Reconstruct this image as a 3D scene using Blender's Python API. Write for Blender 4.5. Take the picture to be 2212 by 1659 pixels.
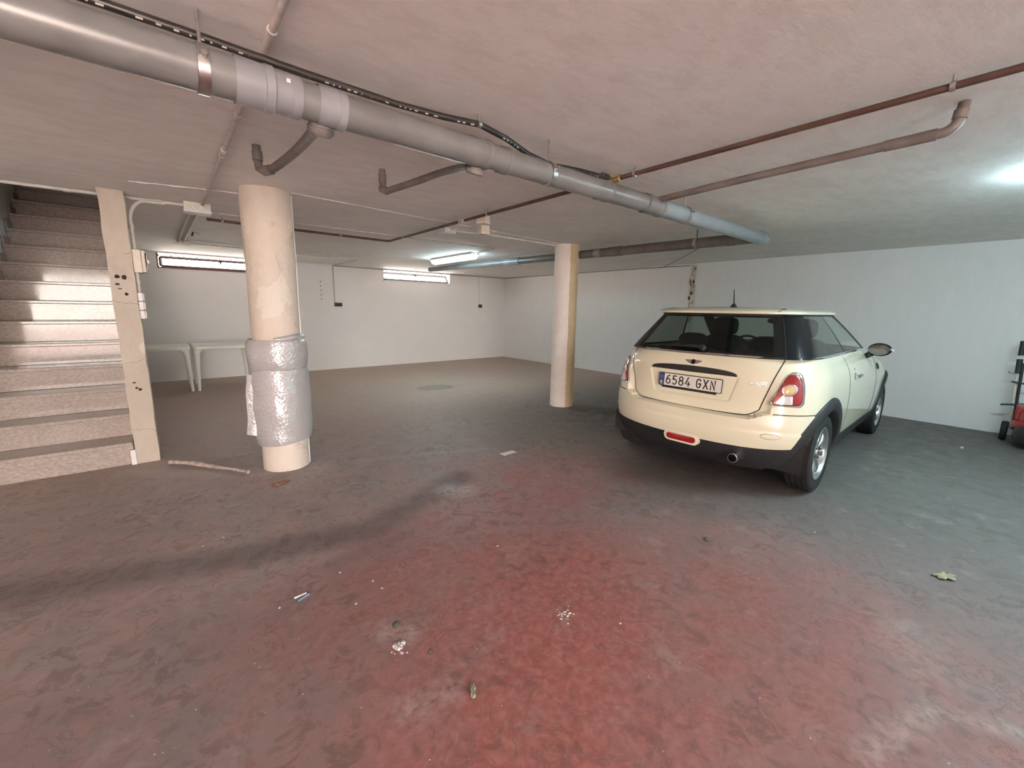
import bpy, math, random
import numpy as np
from mathutils import Matrix, Vector
random.seed(7)
for _o in list(bpy.data.objects): bpy.data.objects.remove(_o)
sc = bpy.context.scene
COL = sc.collection
R = math.radians

# ------------------------------------------------------------------ camera
IW, IH = 2212, 1659
F = 901.65; PITCH = 0.17718; ROLL = -0.01642; YAW = 0.69157; CAMH = 1.354
_f = np.array([math.sin(YAW)*math.cos(PITCH), math.cos(YAW)*math.cos(PITCH), -math.sin(PITCH)])
_r0 = np.array([math.cos(YAW), -math.sin(YAW), 0.0]); _d0 = np.cross(_f, _r0)
_r = _r0*math.cos(ROLL) + _d0*math.sin(ROLL); _d = -_r0*math.sin(ROLL) + _d0*math.cos(ROLL)
cd = bpy.data.cameras.new('camera'); cam = bpy.data.objects.new('camera', cd); COL.objects.link(cam)
cd.sensor_fit = 'HORIZONTAL'; cd.sensor_width = 36.0; cd.lens = F*36.0/IW; cd.clip_start = 0.02
mw = Matrix.Identity(4)
for i in range(3):
    mw[i][0] = _r[i]; mw[i][1] = -_d[i]; mw[i][2] = -_f[i]
mw[2][3] = CAMH
cam.matrix_world = mw
sc.camera = cam
# ------------------------------------------------------------------ light and exposure
sc.view_settings.view_transform = 'Standard'; sc.view_settings.look = 'None'
sc.view_settings.gamma = 1.0; sc.view_settings.use_curve_mapping = False
sc.view_settings.exposure = 1.47
SKY = 14.5; SUN = 115.0; TUBE = 34.0
w = bpy.data.worlds.new('sky'); sc.world = w; w.use_nodes = True
nt = w.node_tree; bg = nt.nodes['Background']
tc = nt.nodes.new('ShaderNodeTexCoord'); sx = nt.nodes.new('ShaderNodeSeparateXYZ')
rp = nt.nodes.new('ShaderNodeValToRGB')
rp.color_ramp.elements[0].position = 0.0; rp.color_ramp.elements[0].color = (1.0, 0.895, 0.80, 1)
rp.color_ramp.elements[1].position = 0.7; rp.color_ramp.elements[1].color = (0.55, 0.74, 1.0, 1)
nt.links.new(tc.outputs['Generated'], sx.inputs[0]); nt.links.new(sx.outputs['Z'], rp.inputs[0])
nt.links.new(rp.outputs[0], bg.inputs[0]); bg.inputs[1].default_value = SKY
sl = bpy.data.lights.new('sun', 'SUN'); sl.energy = SUN; sl.angle = R(0.6); sl.color = (1.0, 0.91, 0.81)
so = bpy.data.objects.new('sun', sl); COL.objects.link(so)
so.rotation_euler = Vector((0.15, 0.62, -0.77)).to_track_quat('-Z', 'Y').to_euler()
sc.cycles.max_bounces = 8; sc.cycles.diffuse_bounces = 5; sc.cycles.glossy_bounces = 4
sc.cycles.transparent_max_bounces = 16; sc.cycles.transmission_bounces = 8
sc.cycles.use_denoising = True; sc.cycles.use_light_tree = False; sc.cycles.sample_clamp_indirect = 6.0

HC = 2.22                      # ceiling height
XR_, YB, YF, XL = 7.5, 9.47, -5.6, -3.4   # right wall, back wall, front wall, left wall
SX0, SX1 = -1.25, -0.31        # stair flight
DOOR = (-3.1, -0.4, 2.17)    # vehicle doorway behind the camera

def portal(name, loc, rot, sx_, sy_):
    l = bpy.data.lights.new(name, 'AREA'); l.shape = 'RECTANGLE'; l.size = sx_; l.size_y = sy_
    l.cycles.is_portal = True
    o = bpy.data.objects.new(name, l); COL.objects.link(o); o.location = loc; o.rotation_euler = rot
portal('doorway_portal', ((DOOR[0]+DOOR[1])/2, YF-0.1, DOOR[2]/2), (R(90), 0, 0), DOOR[1]-DOOR[0], DOOR[2])
portal('window_portal', (0.9, YB+0.28, 2.05), (R(-90), 0, 0), 1.8, 0.3)
portal('window_portal.001', (4.85, YB+0.28, 2.05), (R(-90), 0, 0), 1.8, 0.3)

def ray(u, v):
    a = ((u-IW/2)/F, (v-IH/2)/F, 1.0)
    return a[0]*_r + a[1]*_d + a[2]*_f
def atz(u, v, z=0.0):
    d = ray(u, v); t = (z-CAMH)/d[2]; return (d[0]*t, d[1]*t, z)

# ------------------------------------------------------------------ materials
class N:
    def __init__(s, name):
        s.m = bpy.data.materials.new(name); s.m.use_nodes = True
        s.t = s.m.node_tree; s.b = s.t.nodes['Principled BSDF']; s.o = s.t.nodes['Material Output']
    def n(s, typ, **kw):
        x = s.t.nodes.new(typ)
        for k, v in kw.items(): setattr(x, k, v)
        return x
    def put(s, sock, val):
        if isinstance(val, bpy.types.NodeSocket): s.t.links.new(val, sock)
        elif val is not None:
            if sock.type == 'RGBA' and len(val) == 3: val = (*val, 1)
            sock.default_value = val
    def coord(s, scale=(1, 1, 1), rot=(0, 0, 0), loc=(0, 0, 0)):
        if not hasattr(s, '_tc'): s._tc = s.n('ShaderNodeTexCoord')
        mp = s.n('ShaderNodeMapping'); s.t.links.new(s._tc.outputs['Object'], mp.inputs[0])
        mp.inputs['Scale'].default_value = scale; mp.inputs['Rotation'].default_value = rot; mp.inputs['Location'].default_value = loc
        return mp.outputs[0]
    def noise(s, scale, detail=4, rough=.55, vec=None, dist=0.0):
        x = s.n('ShaderNodeTexNoise'); s.put(x.inputs['Vector'], vec if vec is not None else s.coord())
        x.inputs['Scale'].default_value = scale; x.inputs['Detail'].default_value = detail
        x.inputs['Roughness'].default_value = rough; x.inputs['Distortion'].default_value = dist
        return x.outputs['Fac']
    def vor(s, scale, feature='F1', out='Distance', vec=None):
        x = s.n('ShaderNodeTexVoronoi', feature=feature); s.put(x.inputs['Vector'], vec if vec is not None else s.coord())
        x.inputs['Scale'].default_value = scale; return x.outputs[out]
    def ramp(s, fac, lo, hi, a=0.0, b=1.0):
        x = s.n('ShaderNodeMapRange', interpolation_type='SMOOTHSTEP'); s.put(x.inputs[0], fac)
        for i, v in enumerate((lo, hi, a, b)): x.inputs[i+1].default_value = v
        return x.outputs[0]
    def math(s, op, a, b=0.0, clamp=False):
        x = s.n('ShaderNodeMath', operation=op); x.use_clamp = clamp
        s.put(x.inputs[0], a); s.put(x.inputs[1], b); return x.outputs[0]
    def mix(s, fac, a, b, blend='MIX'):
        x = s.n('ShaderNodeMix', data_type='RGBA', blend_type=blend)
        s.put(x.inputs['Factor'], fac); s.put(x.inputs[6], a); s.put(x.inputs[7], b); return x.outputs[2]
    def bump(s, h, strength=.3, dist=.01):
        x = s.n('ShaderNodeBump'); s.put(x.inputs['Height'], h)
        x.inputs['Strength'].default_value = strength; x.inputs['Distance'].default_value = dist
        s.t.links.new(x.outputs[0], s.b.inputs['Normal'])
    def set(s, col=None, rough=None, metal=None, coat=None, spec=None, emis=None, estr=None, trans=None, sub=None):
        b = s.b.inputs
        if col is not None: s.put(b['Base Color'], col)
        if rough is not None: s.put(b['Roughness'], rough)
        if metal is not None: s.put(b['Metallic'], metal)
        if coat is not None: b['Coat Weight'].default_value = coat; b['Coat Roughness'].default_value = .03
        if spec is not None: b['Specular IOR Level'].default_value = spec
        if emis is not None: s.put(b['Emission Color'], emis); b['Emission Strength'].default_value = estr
        if trans is not None: b['Transmission Weight'].default_value = trans
        return s.m
M = {}
def plain(name, col, rough=.5, metal=0.0, coat=None, var=.12, scale=14.0, bump=0.0, spec=None):
    k = N(name); nz = k.noise(scale, 4)
    c2 = tuple(max(0, x*(1-var)) for x in col)
    M[name] = k.set(k.mix(k.ramp(nz, .35, .7), col, c2), rough, metal, coat, spec)
    if bump: k.bump(k.noise(scale*4, 4), bump, .004)
    return M[name]
def glass(name, tint, refl=1.0, ior=1.5):
    k = N(name); k.t.nodes.remove(k.b)
    tr = k.n('ShaderNodeBsdfTransparent'); tr.inputs[0].default_value = (*tint, 1)
    gl = k.n('ShaderNodeBsdfGlossy'); gl.inputs['Roughness'].default_value = .02; gl.inputs[0].default_value = (refl, refl, refl, 1)
    lw = k.n('ShaderNodeLayerWeight'); lw.inputs[0].default_value = .5
    fz = k.math('ADD', k.math('MULTIPLY', k.math('POWER', lw.outputs['Facing'], 5.0), .9), .045)
    mx = k.n('ShaderNodeMixShader'); k.t.links.new(fz, mx.inputs[0])
    k.t.links.new(tr.outputs[0], mx.inputs[1]); k.t.links.new(gl.outputs[0], mx.inputs[2]); k.t.links.new(mx.outputs[0], k.o.inputs[0])
    M[name] = k.m

# --- floor: red painted concrete, worn and dusty; its zones, painted shade and glow among them, come from masks stored on the floor grid
k = N('floor')
def attr(name):
    x = k.n('ShaderNodeVertexColor'); x.layer_name = name; y = k.n('ShaderNodeSeparateColor'); k.t.links.new(x.outputs[0], y.inputs[0]); return y.outputs
za, zb_, zc = attr('wear_a'), attr('wear_b'), attr('tone_c')
wob = k.noise(1.6, 3, .6); n2 = k.noise(5.5, 4, .65); n3 = k.noise(26, 3, .65)
def rough_edge(m, nz, amp, lo=.25, hi=.75): return k.ramp(k.math('ADD', m, k.math('MULTIPLY', k.math('SUBTRACT', nz, .5), amp)), lo, hi)
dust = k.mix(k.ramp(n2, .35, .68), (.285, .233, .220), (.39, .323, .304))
dust = k.mix(k.math('MULTIPLY', rough_edge(zc[0], wob, .8), .5), dust, (.170, .132, .124))  # darker tone towards the camera, edge broken up by noise
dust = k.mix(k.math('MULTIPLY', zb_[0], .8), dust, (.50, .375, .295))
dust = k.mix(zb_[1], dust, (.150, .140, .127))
red = k.mix(k.ramp(n3, .35, .7), (.30, .098, .083), (.37, .160, .140))
redm = k.math('ADD', k.math('ADD', za[0], k.math('MULTIPLY', k.math('SUBTRACT', wob, .5), .5)), k.math('ADD', k.math('MULTIPLY', k.math('SUBTRACT', n2, .5), 1.0), k.math('MULTIPLY', k.math('SUBTRACT', n3, .5), .5)), True)
redm = k.math('MULTIPLY', redm, k.ramp(za[0], .0, .12))
base = k.mix(redm, dust, red)
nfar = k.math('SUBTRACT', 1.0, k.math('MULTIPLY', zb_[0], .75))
vein = k.math('MULTIPLY', k.ramp(k.math('ABSOLUTE', k.math('SUBTRACT', k.noise(7, 4, .7, dist=1.2), .5)), 0.0, .035, 1, 0), k.ramp(wob, .45, .6))
grm_n = k.noise(11, 4, .75, dist=.8)
grm = k.math('MULTIPLY', k.ramp(grm_n, .46, .62), k.ramp(wob, .62, .42))
dirt = k.math('MULTIPLY', k.math('MAXIMUM', k.math('MULTIPLY', vein, .45), k.math('MULTIPLY', grm, .45)), nfar)
base = k.mix(dirt, base, (.100, .075, .064))
spk = k.math('MULTIPLY', k.ramp(k.vor(38), .02, .09, 1, 0), k.ramp(n2, .5, .62))
base = k.mix(k.math('MULTIPLY', spk, .6), base, (.06, .045, .04))
base = k.mix(k.math('MULTIPLY', k.ramp(k.noise(4.2, 4, .7, vec=k.coord(loc=(7, 3, 0))), .56, .72), .36), base, (.42, .33, .31))
base = k.mix(k.math('MULTIPLY', rough_edge(za[1], n2, .55, .1, 1.15), .62), base, (.090, .070, .066))       # tyre tracks
base = k.mix(k.math('MULTIPLY', k.math('MULTIPLY', za[2], k.ramp(n3, .3, .6)), 1.0), base, (.52, .45, .42))  # pale wash marks
base = k.mix(k.math('MULTIPLY', rough_edge(zb_[2], n2, .5), .6), base, (.145, .135, .115))               # drain patch
base = k.mix(k.math('MULTIPLY', zc[1], .45), base, (.07, .055, .048))                                    # shade under the car, painted into the floor
base = k.mix(k.math('MULTIPLY', zc[2], .35), base, (.36, .30, .25))  # pool of lamp light painted on the floor below the fluorescent lamp
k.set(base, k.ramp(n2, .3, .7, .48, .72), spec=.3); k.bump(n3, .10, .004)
M['floor'] = k.m
def floor_masks(x, y):
    def cap(a, b, wd, soft=.9):
        ab = (b[0]-a[0], b[1]-a[1]); t = np.clip(((x-a[0])*ab[0]+(y-a[1])*ab[1])/(ab[0]**2+ab[1]**2), 0, 1)
        d = np.hypot(x-a[0]-t*ab[0], y-a[1]-t*ab[1]); u = np.clip((wd-d)/(wd*soft), 0, 1); return u*u*(3-2*u)
    st = lambda v, a, b: (lambda t: t*t*(3-2*t))(np.clip((v-a)/(b-a), 0, 1))
    redz = np.maximum.reduce([1.0*cap((.75, .75), (1.4, 1.3), 1.25, .98), .62*cap((.7, 1.7), (2.3, 2.3), 1.05, .95), .66*cap((.9, .3), (1.9, .7), 1.35, .98), .11*(1-st(y, 2.8, 4.6))*(1-st(x, 2.2, 3.4))])
    trk = np.maximum.reduce([.85*cap((-.95, 2.95), (.1, 2.56), .26), cap((.1, 2.56), (.85, 2.38), .25), .9*cap((.85, 2.38), (1.75, 2.75), .24), .6*cap((.55, 2.15), (1.0, 2.2), .12)])
    pale = np.maximum.reduce([q*cap(a, b, wd) for a, b, wd, q in (((1.53, 2.6), (1.62, 2.5), .15, .6), ((.60, 1.52), (.66, 1.46), .09, .5), ((.5, 1.15), (.66, 1.12), .08, .35), ((2.15, .05), (2.30, .12), .17, .2), ((2.3, .12), (2.42, .05), .11, .18),
        ((1.55, .12), (1.95, .0), .06, .4), ((1.95, .0), (2.1, -.3), .05, .4), ((.62, 3.4), (.9, 3.62), .22, .38), ((-.35, 4.45), (.5, 3.75), .13, .32), ((.9, 3.72), (2.3, 3.2), .05, .3))])
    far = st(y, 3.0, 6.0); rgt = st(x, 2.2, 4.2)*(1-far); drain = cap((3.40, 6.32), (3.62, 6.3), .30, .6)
    near = 1-st(y, 1.2, 3.0); car_shade = cap((3.0, 1.7), (5.6, 1.75), .8, .85); glow = cap((3.2, 6.4), (4.2, 5.9), .85, .95)  # front tone, painted shade under the car, painted lamp glow
    return (redz, trk, pale), (far, rgt, drain), (near, car_shade, glow)

def plaster(name, c1, c2, strk, bump=.15, streak=(.9, 4.5, 1)):
    k = N(name)
    b = k.noise(2.2, 3, .7, vec=k.coord(streak)); col = k.mix(k.ramp(b, .3, .6), c1, c2)
    col = k.mix(k.math('MULTIPLY', k.ramp(b, .56, .78), .55), col, strk)
    k.set(col, .75, spec=.25)
    if bump > .1: k.bump(k.noise(60, 2, .6), bump, .008)
    M[name] = k.m
k = N('ceiling')
a = k.noise(1.6, 2, .65); b = k.noise(4.5, 3, .7, vec=k.coord((1, 2.4, 1), (0, 0, R(25)))); c = k.noise(13, 3, .7, vec=k.coord((1, 3.0, 1), (0, 0, R(-12))))
col = k.mix(k.ramp(a, .32, .68), (.90, .86, .83), (.84, .795, .765))
col = k.mix(k.math('MULTIPLY', k.ramp(b, .42, .66), .4), col, (.74, .67, .625))
col = k.mix(k.math('MULTIPLY', k.ramp(c, .58, .74), .55), col, (.95, .90, .86))
col = k.mix(k.math('MULTIPLY', k.ramp(k.noise(22, 2, .7, vec=k.coord((1, 5, 1), (0, 0, R(60)))), .68, .76), .5), col, (.97, .94, .90))
k.set(col, .75, spec=.25); k.bump(c, .2, .010); M['ceiling'] = k.m
plaster('white_wall', (.89, .86, .835), (.87, .84, .815), (.84, .81, .78), .08)
def stained(name, c1, c2, stain, pale, bump):
    k = N(name); a = k.noise(2.2, 6, .7, vec=k.coord((1, 1, .6))); b = k.noise(5.5, 7, .72, dist=.6); c = k.noise(45, 5, .6); d = k.noise(3.4, 4, .6, vec=k.coord(loc=(3, 5, 2)))
    col = k.mix(k.ramp(a, .35, .65), c1, c2)
    col = k.mix(k.math('MULTIPLY', k.ramp(b, .55, .72), .6), col, stain)
    col = k.mix(k.math('MULTIPLY', k.ramp(d, .60, .64), .7), col, pale)
    col = k.mix(k.math('MULTIPLY', k.ramp(k.vor(30), .03, .10, 1, 0), .35), col, stain)
    k.set(col, .7, spec=.3); k.bump(k.math('ADD', k.math('MULTIPLY', b, .7), k.math('ADD', k.math('MULTIPLY', c, .25), k.math('MULTIPLY', k.ramp(d, .60, .64), .35))), bump, .014); M[name] = k.m
stained('column_paint', (.76, .67, .575), (.69, .60, .505), (.47, .39, .30), (.84, .77, .68), .55)
stained('column_paint_lit', (.88, .80, .74), (.84, .755, .69), (.70, .60, .50), (.90, .84, .79), .25)  # brighter copy of the column paint, missing doorway light put into its colour
stained('pillar_plaster', (.60, .535, .455), (.52, .46, .385), (.36, .31, .26), (.70, .64, .56), .6)
plaster('bare_plaster', (.62, .50, .33), (.55, .43, .27), (.40, .31, .20), .3, (5, 5, 2))
plaster('driveway', (.48, .33, .26), (.42, .29, .23), (.52, .36, .28), .3)
# polished terrazzo of the stairs
k = N('terrazzo'); sp = k.vor(85, vec=k.coord((1, 1.6, 1.8))); ch = k.noise(75, 5, .65, vec=k.coord((.6, 1, 1.3)))
col = k.mix(k.ramp(ch, .38, .62), (.36, .30, .26), (.47, .405, .365))
col = k.mix(k.math('MULTIPLY', k.ramp(sp, .02, .16, 1, 0), .55), col, (.15, .105, .085))
k.set(col, k.ramp(k.noise(3, 3), .3, .7, .045, .12), spec=.27); M['terrazzo'] = k.m
k = N('bubble_wrap'); k.t.nodes.remove(k.b)
vb = k.vor(55); wr = k.noise(9, 5, .65, vec=k.coord((1, 1, 3)))
bp = k.n('ShaderNodeBump'); k.put(bp.inputs['Height'], k.math('ADD', k.math('MULTIPLY', vb, .5), wr)); bp.inputs['Strength'].default_value = .55; bp.inputs['Distance'].default_value = .01
df = k.n('ShaderNodeBsdfDiffuse'); df.inputs[0].default_value = (.60, .585, .58, 1)
gl = k.n('ShaderNodeBsdfGlossy'); gl.inputs['Roughness'].default_value = .22; gl.inputs[0].default_value = (.95, .93, .95, 1)
tr = k.n('ShaderNodeBsdfTransparent')
for x in (df, gl): k.t.links.new(bp.outputs[0], x.inputs['Normal'])
m1 = k.n('ShaderNodeMixShader'); m1.inputs[0].default_value = .24; k.t.links.new(df.outputs[0], m1.inputs[1]); k.t.links.new(gl.outputs[0], m1.inputs[2])
m2 = k.n('ShaderNodeMixShader'); m2.inputs[0].default_value = .12; k.t.links.new(m1.outputs[0], m2.inputs[1]); k.t.links.new(tr.outputs[0], m2.inputs[2])
k.t.links.new(m2.outputs[0], k.o.inputs[0]); M['bubble_wrap'] = k.m

plain('pvc', (.165, .168, .168), .30, var=.25, scale=6)
plain('pvc_light', (.25, .255, .275), .34, var=.1, scale=5)
plain('pvc_blue', (.22, .265, .285), .35, var=.15, scale=6)
plain('pvc_brown', (.15, .132, .124), .5, var=.3, scale=9)
plain('brown_paint', (.085, .045, .034), .4, var=.35, scale=12)
plain('ceil_pipe', (.58, .51, .475), .6, var=.25, scale=20)
plain('conduit_white', (.74, .71, .66), .45, var=.12)
plain('box_white', (.80, .785, .76), .4, var=.06)
plain('box_cream', (.78, .70, .58), .45, var=.08)
plain('steel', (.62, .60, .57), .3, 1.0, var=.25, scale=30)
plain('brass', (.70, .52, .25), .3, 1.0, var=.2, scale=30)
plain('black_plastic', (.022, .021, .022), .5, var=.3)
plain('black_gloss', (.008, .009, .012), .05, var=.1, spec=.35)
plain('rubber', (.022, .021, .02), .75, var=.35, scale=30, bump=.15)
plain('hole', (.03, .022, .02), .9)
plain('frame_red', (.24, .085, .07), .5, var=.3)
plain('frame_dark', (.07, .05, .045), .5, var=.3)
plain('table_plastic', (.88, .86, .79), .38, var=.05)
plain('grey_wire', (.26, .22, .2), .6)
plain('bark', (.56, .46, .40), .85, var=.45, scale=25, bump=.5)
plain('leaf_brown', (.33, .16, .08), .7, var=.4, scale=30)
plain('leaf_green', (.42, .43, .28), .7, var=.3, scale=30)
plain('paper', (.78, .74, .70), .7)
plain('paint_flake', (.72, .66, .62), .7)
plain('stone', (.10, .09, .085), .6)
plain('blue_plastic', (.18, .32, .55), .3)
plain('mower_red', (.42, .03, .025), .35, coat=.3)
plain('dark_metal', (.06, .055, .055), .45, .4, var=.3)
# car
k = N('car_paint'); M['car_paint'] = k.set((.86, .80, .60), .28, 0.0, 1.0)
plain('chrome', (.82, .82, .83), .08, 1.0, var=.03)
plain('alloy', (.66, .66, .67), .24, 1.0, var=.06)
plain('trim_black', (.024, .024, .025), .55, var=.2, scale=40)
plain('seat_cloth', (.018, .018, .019), .85)
plain('seam', (.035, .03, .022), .6)
plain('plate_white', (.80, .76, .68), .4, var=.02)
plain('plate_ink', (.02, .017, .015), .5)
plain('plate_blue', (.035, .06, .16), .4)
plain('amber', (.75, .50, .24), .12, coat=1.0)
plain('lamp_clear', (.85, .80, .75), .08, .3, coat=1.0, var=.05)
plain('mirror_glass', (.16, .19, .18), .03, 1.0, var=.0)
k = N('lamp_red'); st = k.n('ShaderNodeTexWave'); st.inputs['Scale'].default_value = 40; k.put(st.inputs[0], k.coord((0, 0, 1)))
M['lamp_red'] = k.set(k.mix(st.outputs['Fac'], (.30, .012, .012), (.46, .03, .025)), .08, 0, 1.0)
glass('glass_dark', (.40, .435, .40)); glass('glass_side', (.45, .52, .48)); glass('glass_front', (.82, .92, .87)); glass('pane', (.92, .94, .93))
k = N('tube_glow'); M['tube_glow'] = k.set((.9, .9, .9), .5, emis=(.62, .90, 1.0), estr=TUBE)
k = N('tube_glow_old'); M['tube_glow_old'] = k.set((.9, .9, .9), .5, emis=(.66, .92, 1.0), estr=TUBE*.46)
# hose with a printed white line of text-like dashes
k = N('hose'); br = k.n('ShaderNodeTexBrick'); k.put(br.inputs[0], k.coord((1, 0, 0)))
ds = k.ramp(k.noise(1, 0, vec=k.coord((48, 0, 0))), .53, .57); on = k.ramp(k.noise(1, 1, vec=k.coord((2.6, 0, 0), loc=(1.3, 0, 0))), .42, .5)
gx = k.n('ShaderNodeNewGeometry'); sn = k.n('ShaderNodeSeparateXYZ'); k.t.links.new(gx.outputs['Normal'], sn.inputs[0])
side_m = k.math('MULTIPLY', k.math('LESS_THAN', sn.outputs['Z'], -.55), k.math('MULTIPLY', k.math('LESS_THAN', sn.outputs['Y'], -.45), k.math('GREATER_THAN', sn.outputs['Z'], -.85)))
pm = k.math('MULTIPLY', k.math('MULTIPLY', ds, on), side_m)
k.t.nodes.remove(br)
M['hose'] = k.set(k.mix(pm, (.02, .018, .017), (.62, .58, .52)), .35)

# ------------------------------------------------------------------ mesh helpers
WM = {}
class MB:
    def __init__(s): s.v = []; s.f = []
    def add(s, vs, fs):
        n = len(s.v); s.v += [tuple(map(float, p)) for p in vs]; s.f += [tuple(i+n for i in q) for q in fs]; return s
    def box(s, x0, y0, z0, x1, y1, z1):
        return s.add([(x0,y0,z0),(x1,y0,z0),(x1,y1,z0),(x0,y1,z0),(x0,y0,z1),(x1,y0,z1),(x1,y1,z1),(x0,y1,z1)],
                     [(0,3,2,1),(4,5,6,7),(0,1,5,4),(1,2,6,5),(2,3,7,6),(3,0,4,7)])
    def obox(s, c, ax, ay, az, hx, hy, hz):
        c, ax, ay, az = map(np.array, (c, ax, ay, az)); vs = []
        for sz in (-1, 1):
            for sx_, sy_ in ((-1,-1),(1,-1),(1,1),(-1,1)): vs.append(c+ax*hx*sx_+ay*hy*sy_+az*hz*sz)
        return s.add(vs, [(0,3,2,1),(4,5,6,7),(0,1,5,4),(1,2,6,5),(2,3,7,6),(3,0,4,7)])
    def grid(s, A, cu=False, cv=False, flip=False):
        A = np.asarray(A, float); m, n = A.shape[:2]; fs = []
        for i in range(m if cu else m-1):
            for j in range(n if cv else n-1):
                q = (i*n+j, ((i+1)%m)*n+j, ((i+1)%m)*n+(j+1)%n, i*n+(j+1)%n)
                fs.append(q[::-1] if flip else q)
        return s.add(A.reshape(-1, 3), fs)
    def tube(s, pts, r, n=12, caps=True, closed=False):
        P = [Vector(p) for p in pts]; m = len(P); rs = r if hasattr(r, '__len__') else [r]*m
        T = []
        for i in range(m):
            a = P[(i-1) % m] if (i > 0 or closed) else P[i]; b = P[(i+1) % m] if (i < m-1 or closed) else P[i]
            T.append((b-a).normalized())
        up = Vector((0, 0, 1)) if abs(T[0].z) < .9 else Vector((1, 0, 0))
        x = T[0].cross(up).normalized(); rows = []
        for i in range(m):
            x = (x - T[i]*x.dot(T[i])).normalized(); y = T[i].cross(x)
            rows.append([P[i]+(x*math.cos(2*math.pi*j/n)+y*math.sin(2*math.pi*j/n))*rs[i] for j in range(n)])
        b0 = len(s.v); s.grid(np.array([[tuple(q) for q in rw] for rw in rows]), cu=closed, cv=True)
        if caps and not closed:
            s.f.append(tuple(b0+j for j in range(n))); s.f.append(tuple(b0+(m-1)*n+j for j in range(n))[::-1])
        return s
    def lathe(s, prof, o, ax, n=32, ref=None):
        """prof: (radius, distance along ax)"""
        ax = Vector(ax).normalized(); o = Vector(o); up = Vector(ref) if ref else (Vector((0,0,1)) if abs(ax.z) < .9 else Vector((1,0,0)))
        x = ax.cross(up).normalized(); y = ax.cross(x)
        return s.grid(np.array([[tuple(o+ax*h+(x*math.cos(2*math.pi*j/n)+y*math.sin(2*math.pi*j/n))*rr) for j in range(n)] for rr, h in prof]), cv=True)
    def prism(s, poly, d, o=(0,0,0), ux=(1,0,0), uy=(0,1,0), un=(0,0,1)):
        o, ux, uy, un = (np.array(q, float) for q in (o, ux, uy, un)); n = len(poly)
        a = [o+ux*p[0]+uy*p[1] for p in poly]; b = [p+un*d for p in a]
        return s.add(a+b, [tuple(range(n))[::-1], tuple(range(n, 2*n))]+[(i, (i+1)%n, n+(i+1)%n, n+i) for i in range(n)])
    def build(s, name, mat, parent=None, local=False, smooth=40, bevel=0.0, fix=True):
        me = bpy.data.meshes.new(name); me.from_pydata(s.v, [], s.f); me.update()
        if fix:
            import bmesh
            bm = bmesh.new(); bm.from_mesh(me); bmesh.ops.remove_doubles(bm, verts=bm.verts, dist=1e-6)
            bmesh.ops.recalc_face_normals(bm, faces=bm.faces); bm.to_mesh(me); bm.free()
        if smooth:
            me.polygons.foreach_set('use_smooth', [True]*len(me.polygons)); me.set_sharp_from_angle(angle=R(smooth))
        me.materials.append(M[mat]); o = bpy.data.objects.new(name, me); COL.objects.link(o)
        if bevel:
            b = o.modifiers.new('bevel', 'BEVEL'); b.width = bevel; b.segments = 2; b.limit_method = 'ANGLE'; b.angle_limit = R(50)
        put(o, parent, local); return o
def put(o, parent, local=False):
    if parent is not None:
        o.parent = parent
        if not local: o.matrix_parent_inverse = WM.get(parent.name, Matrix()).inverted()
    if local: WM[o.name] = None
    else: WM[o.name] = Matrix()
def tag(o, label=None, cat=None, group=None, kind=None):
    if label: o['label'] = label
    if cat: o['category'] = cat
    if group: o['group'] = group
    if kind: o['kind'] = kind
    return o
def thing(name, loc, label, cat=None, group=None, kind=None, rz=0.0):
    o = bpy.data.objects.new(name, None); COL.objects.link(o); o.location = loc; o.rotation_euler = (0, 0, rz)
    o.empty_display_size = .1
    WM[o.name] = Matrix.Translation(loc) @ Matrix.Rotation(rz, 4, 'Z'); return tag(o, label, cat, group, kind)
def struct(mb, name, mat, label, **kw):
    o = mb.build(name, mat, **kw); return tag(o, label, kind='structure')
def rebase(o):
    """put a one-mesh thing's origin at its base"""
    vs = [v.co.copy() for v in o.data.vertices]
    c = Vector((sum(v.x for v in vs)/len(vs), sum(v.y for v in vs)/len(vs), min(v.z for v in vs)))
    o.data.transform(Matrix.Translation(-c)); o.location = c; WM[o.name] = Matrix.Translation(c); return o
def arc(c, a, b, r, n=8):
    """points of a quarter turn about corner c from direction a to direction b, radius r"""
    c, a, b = np.array(c, float), np.array(a, float), np.array(b, float); out = []
    o = c+a*r+b*r
    for i in range(n+1):
        t = math.pi/2*i/n; out.append(tuple(o-b*r*math.cos(t)-a*r*math.sin(t)))
    return out
def S(x, a, b):
    t = np.clip((np.asarray(x, float)-a)/(b-a), 0, 1); return t*t*(3-2*t)

# ------------------------------------------------------------------ the room
gx_, gy_ = np.linspace(XL-.3, XR_+.3, 261), np.linspace(YF-.3, YB+.3, 351); GX, GY = np.meshgrid(gx_, gy_, indexing='ij')
fm = MB().grid(np.stack([GX, GY, np.zeros_like(GX)], -1)); nfv = len(fm.v)
fm.box(XL-.3, YF-.3, -.25, XR_+.3, YB+.3, -.002)
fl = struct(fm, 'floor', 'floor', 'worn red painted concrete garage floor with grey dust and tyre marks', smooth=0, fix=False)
fv = np.array(fm.v); 
for nm, tri in zip(('wear_a', 'wear_b', 'tone_c'), floor_masks(fv[:, 0], fv[:, 1])):
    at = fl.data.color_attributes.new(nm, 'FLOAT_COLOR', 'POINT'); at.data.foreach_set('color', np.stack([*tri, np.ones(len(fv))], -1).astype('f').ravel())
mb = MB()      # ceiling slab with the stair opening
mb.box(XL-.3, YF-.3, HC, XR_+.3, 4.88, HC+.3); mb.box(SX1+.06, 4.88, HC, XR_+.3, YB+.3, HC+.3); mb.box(XL-.3, 4.88, HC, SX0-.05, YB+.3, HC+.3)
struct(mb, 'ceiling', 'ceiling', 'low pinkish plastered concrete ceiling carrying the pipes', smooth=0)
mb = MB(); zt = HC+.0
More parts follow.
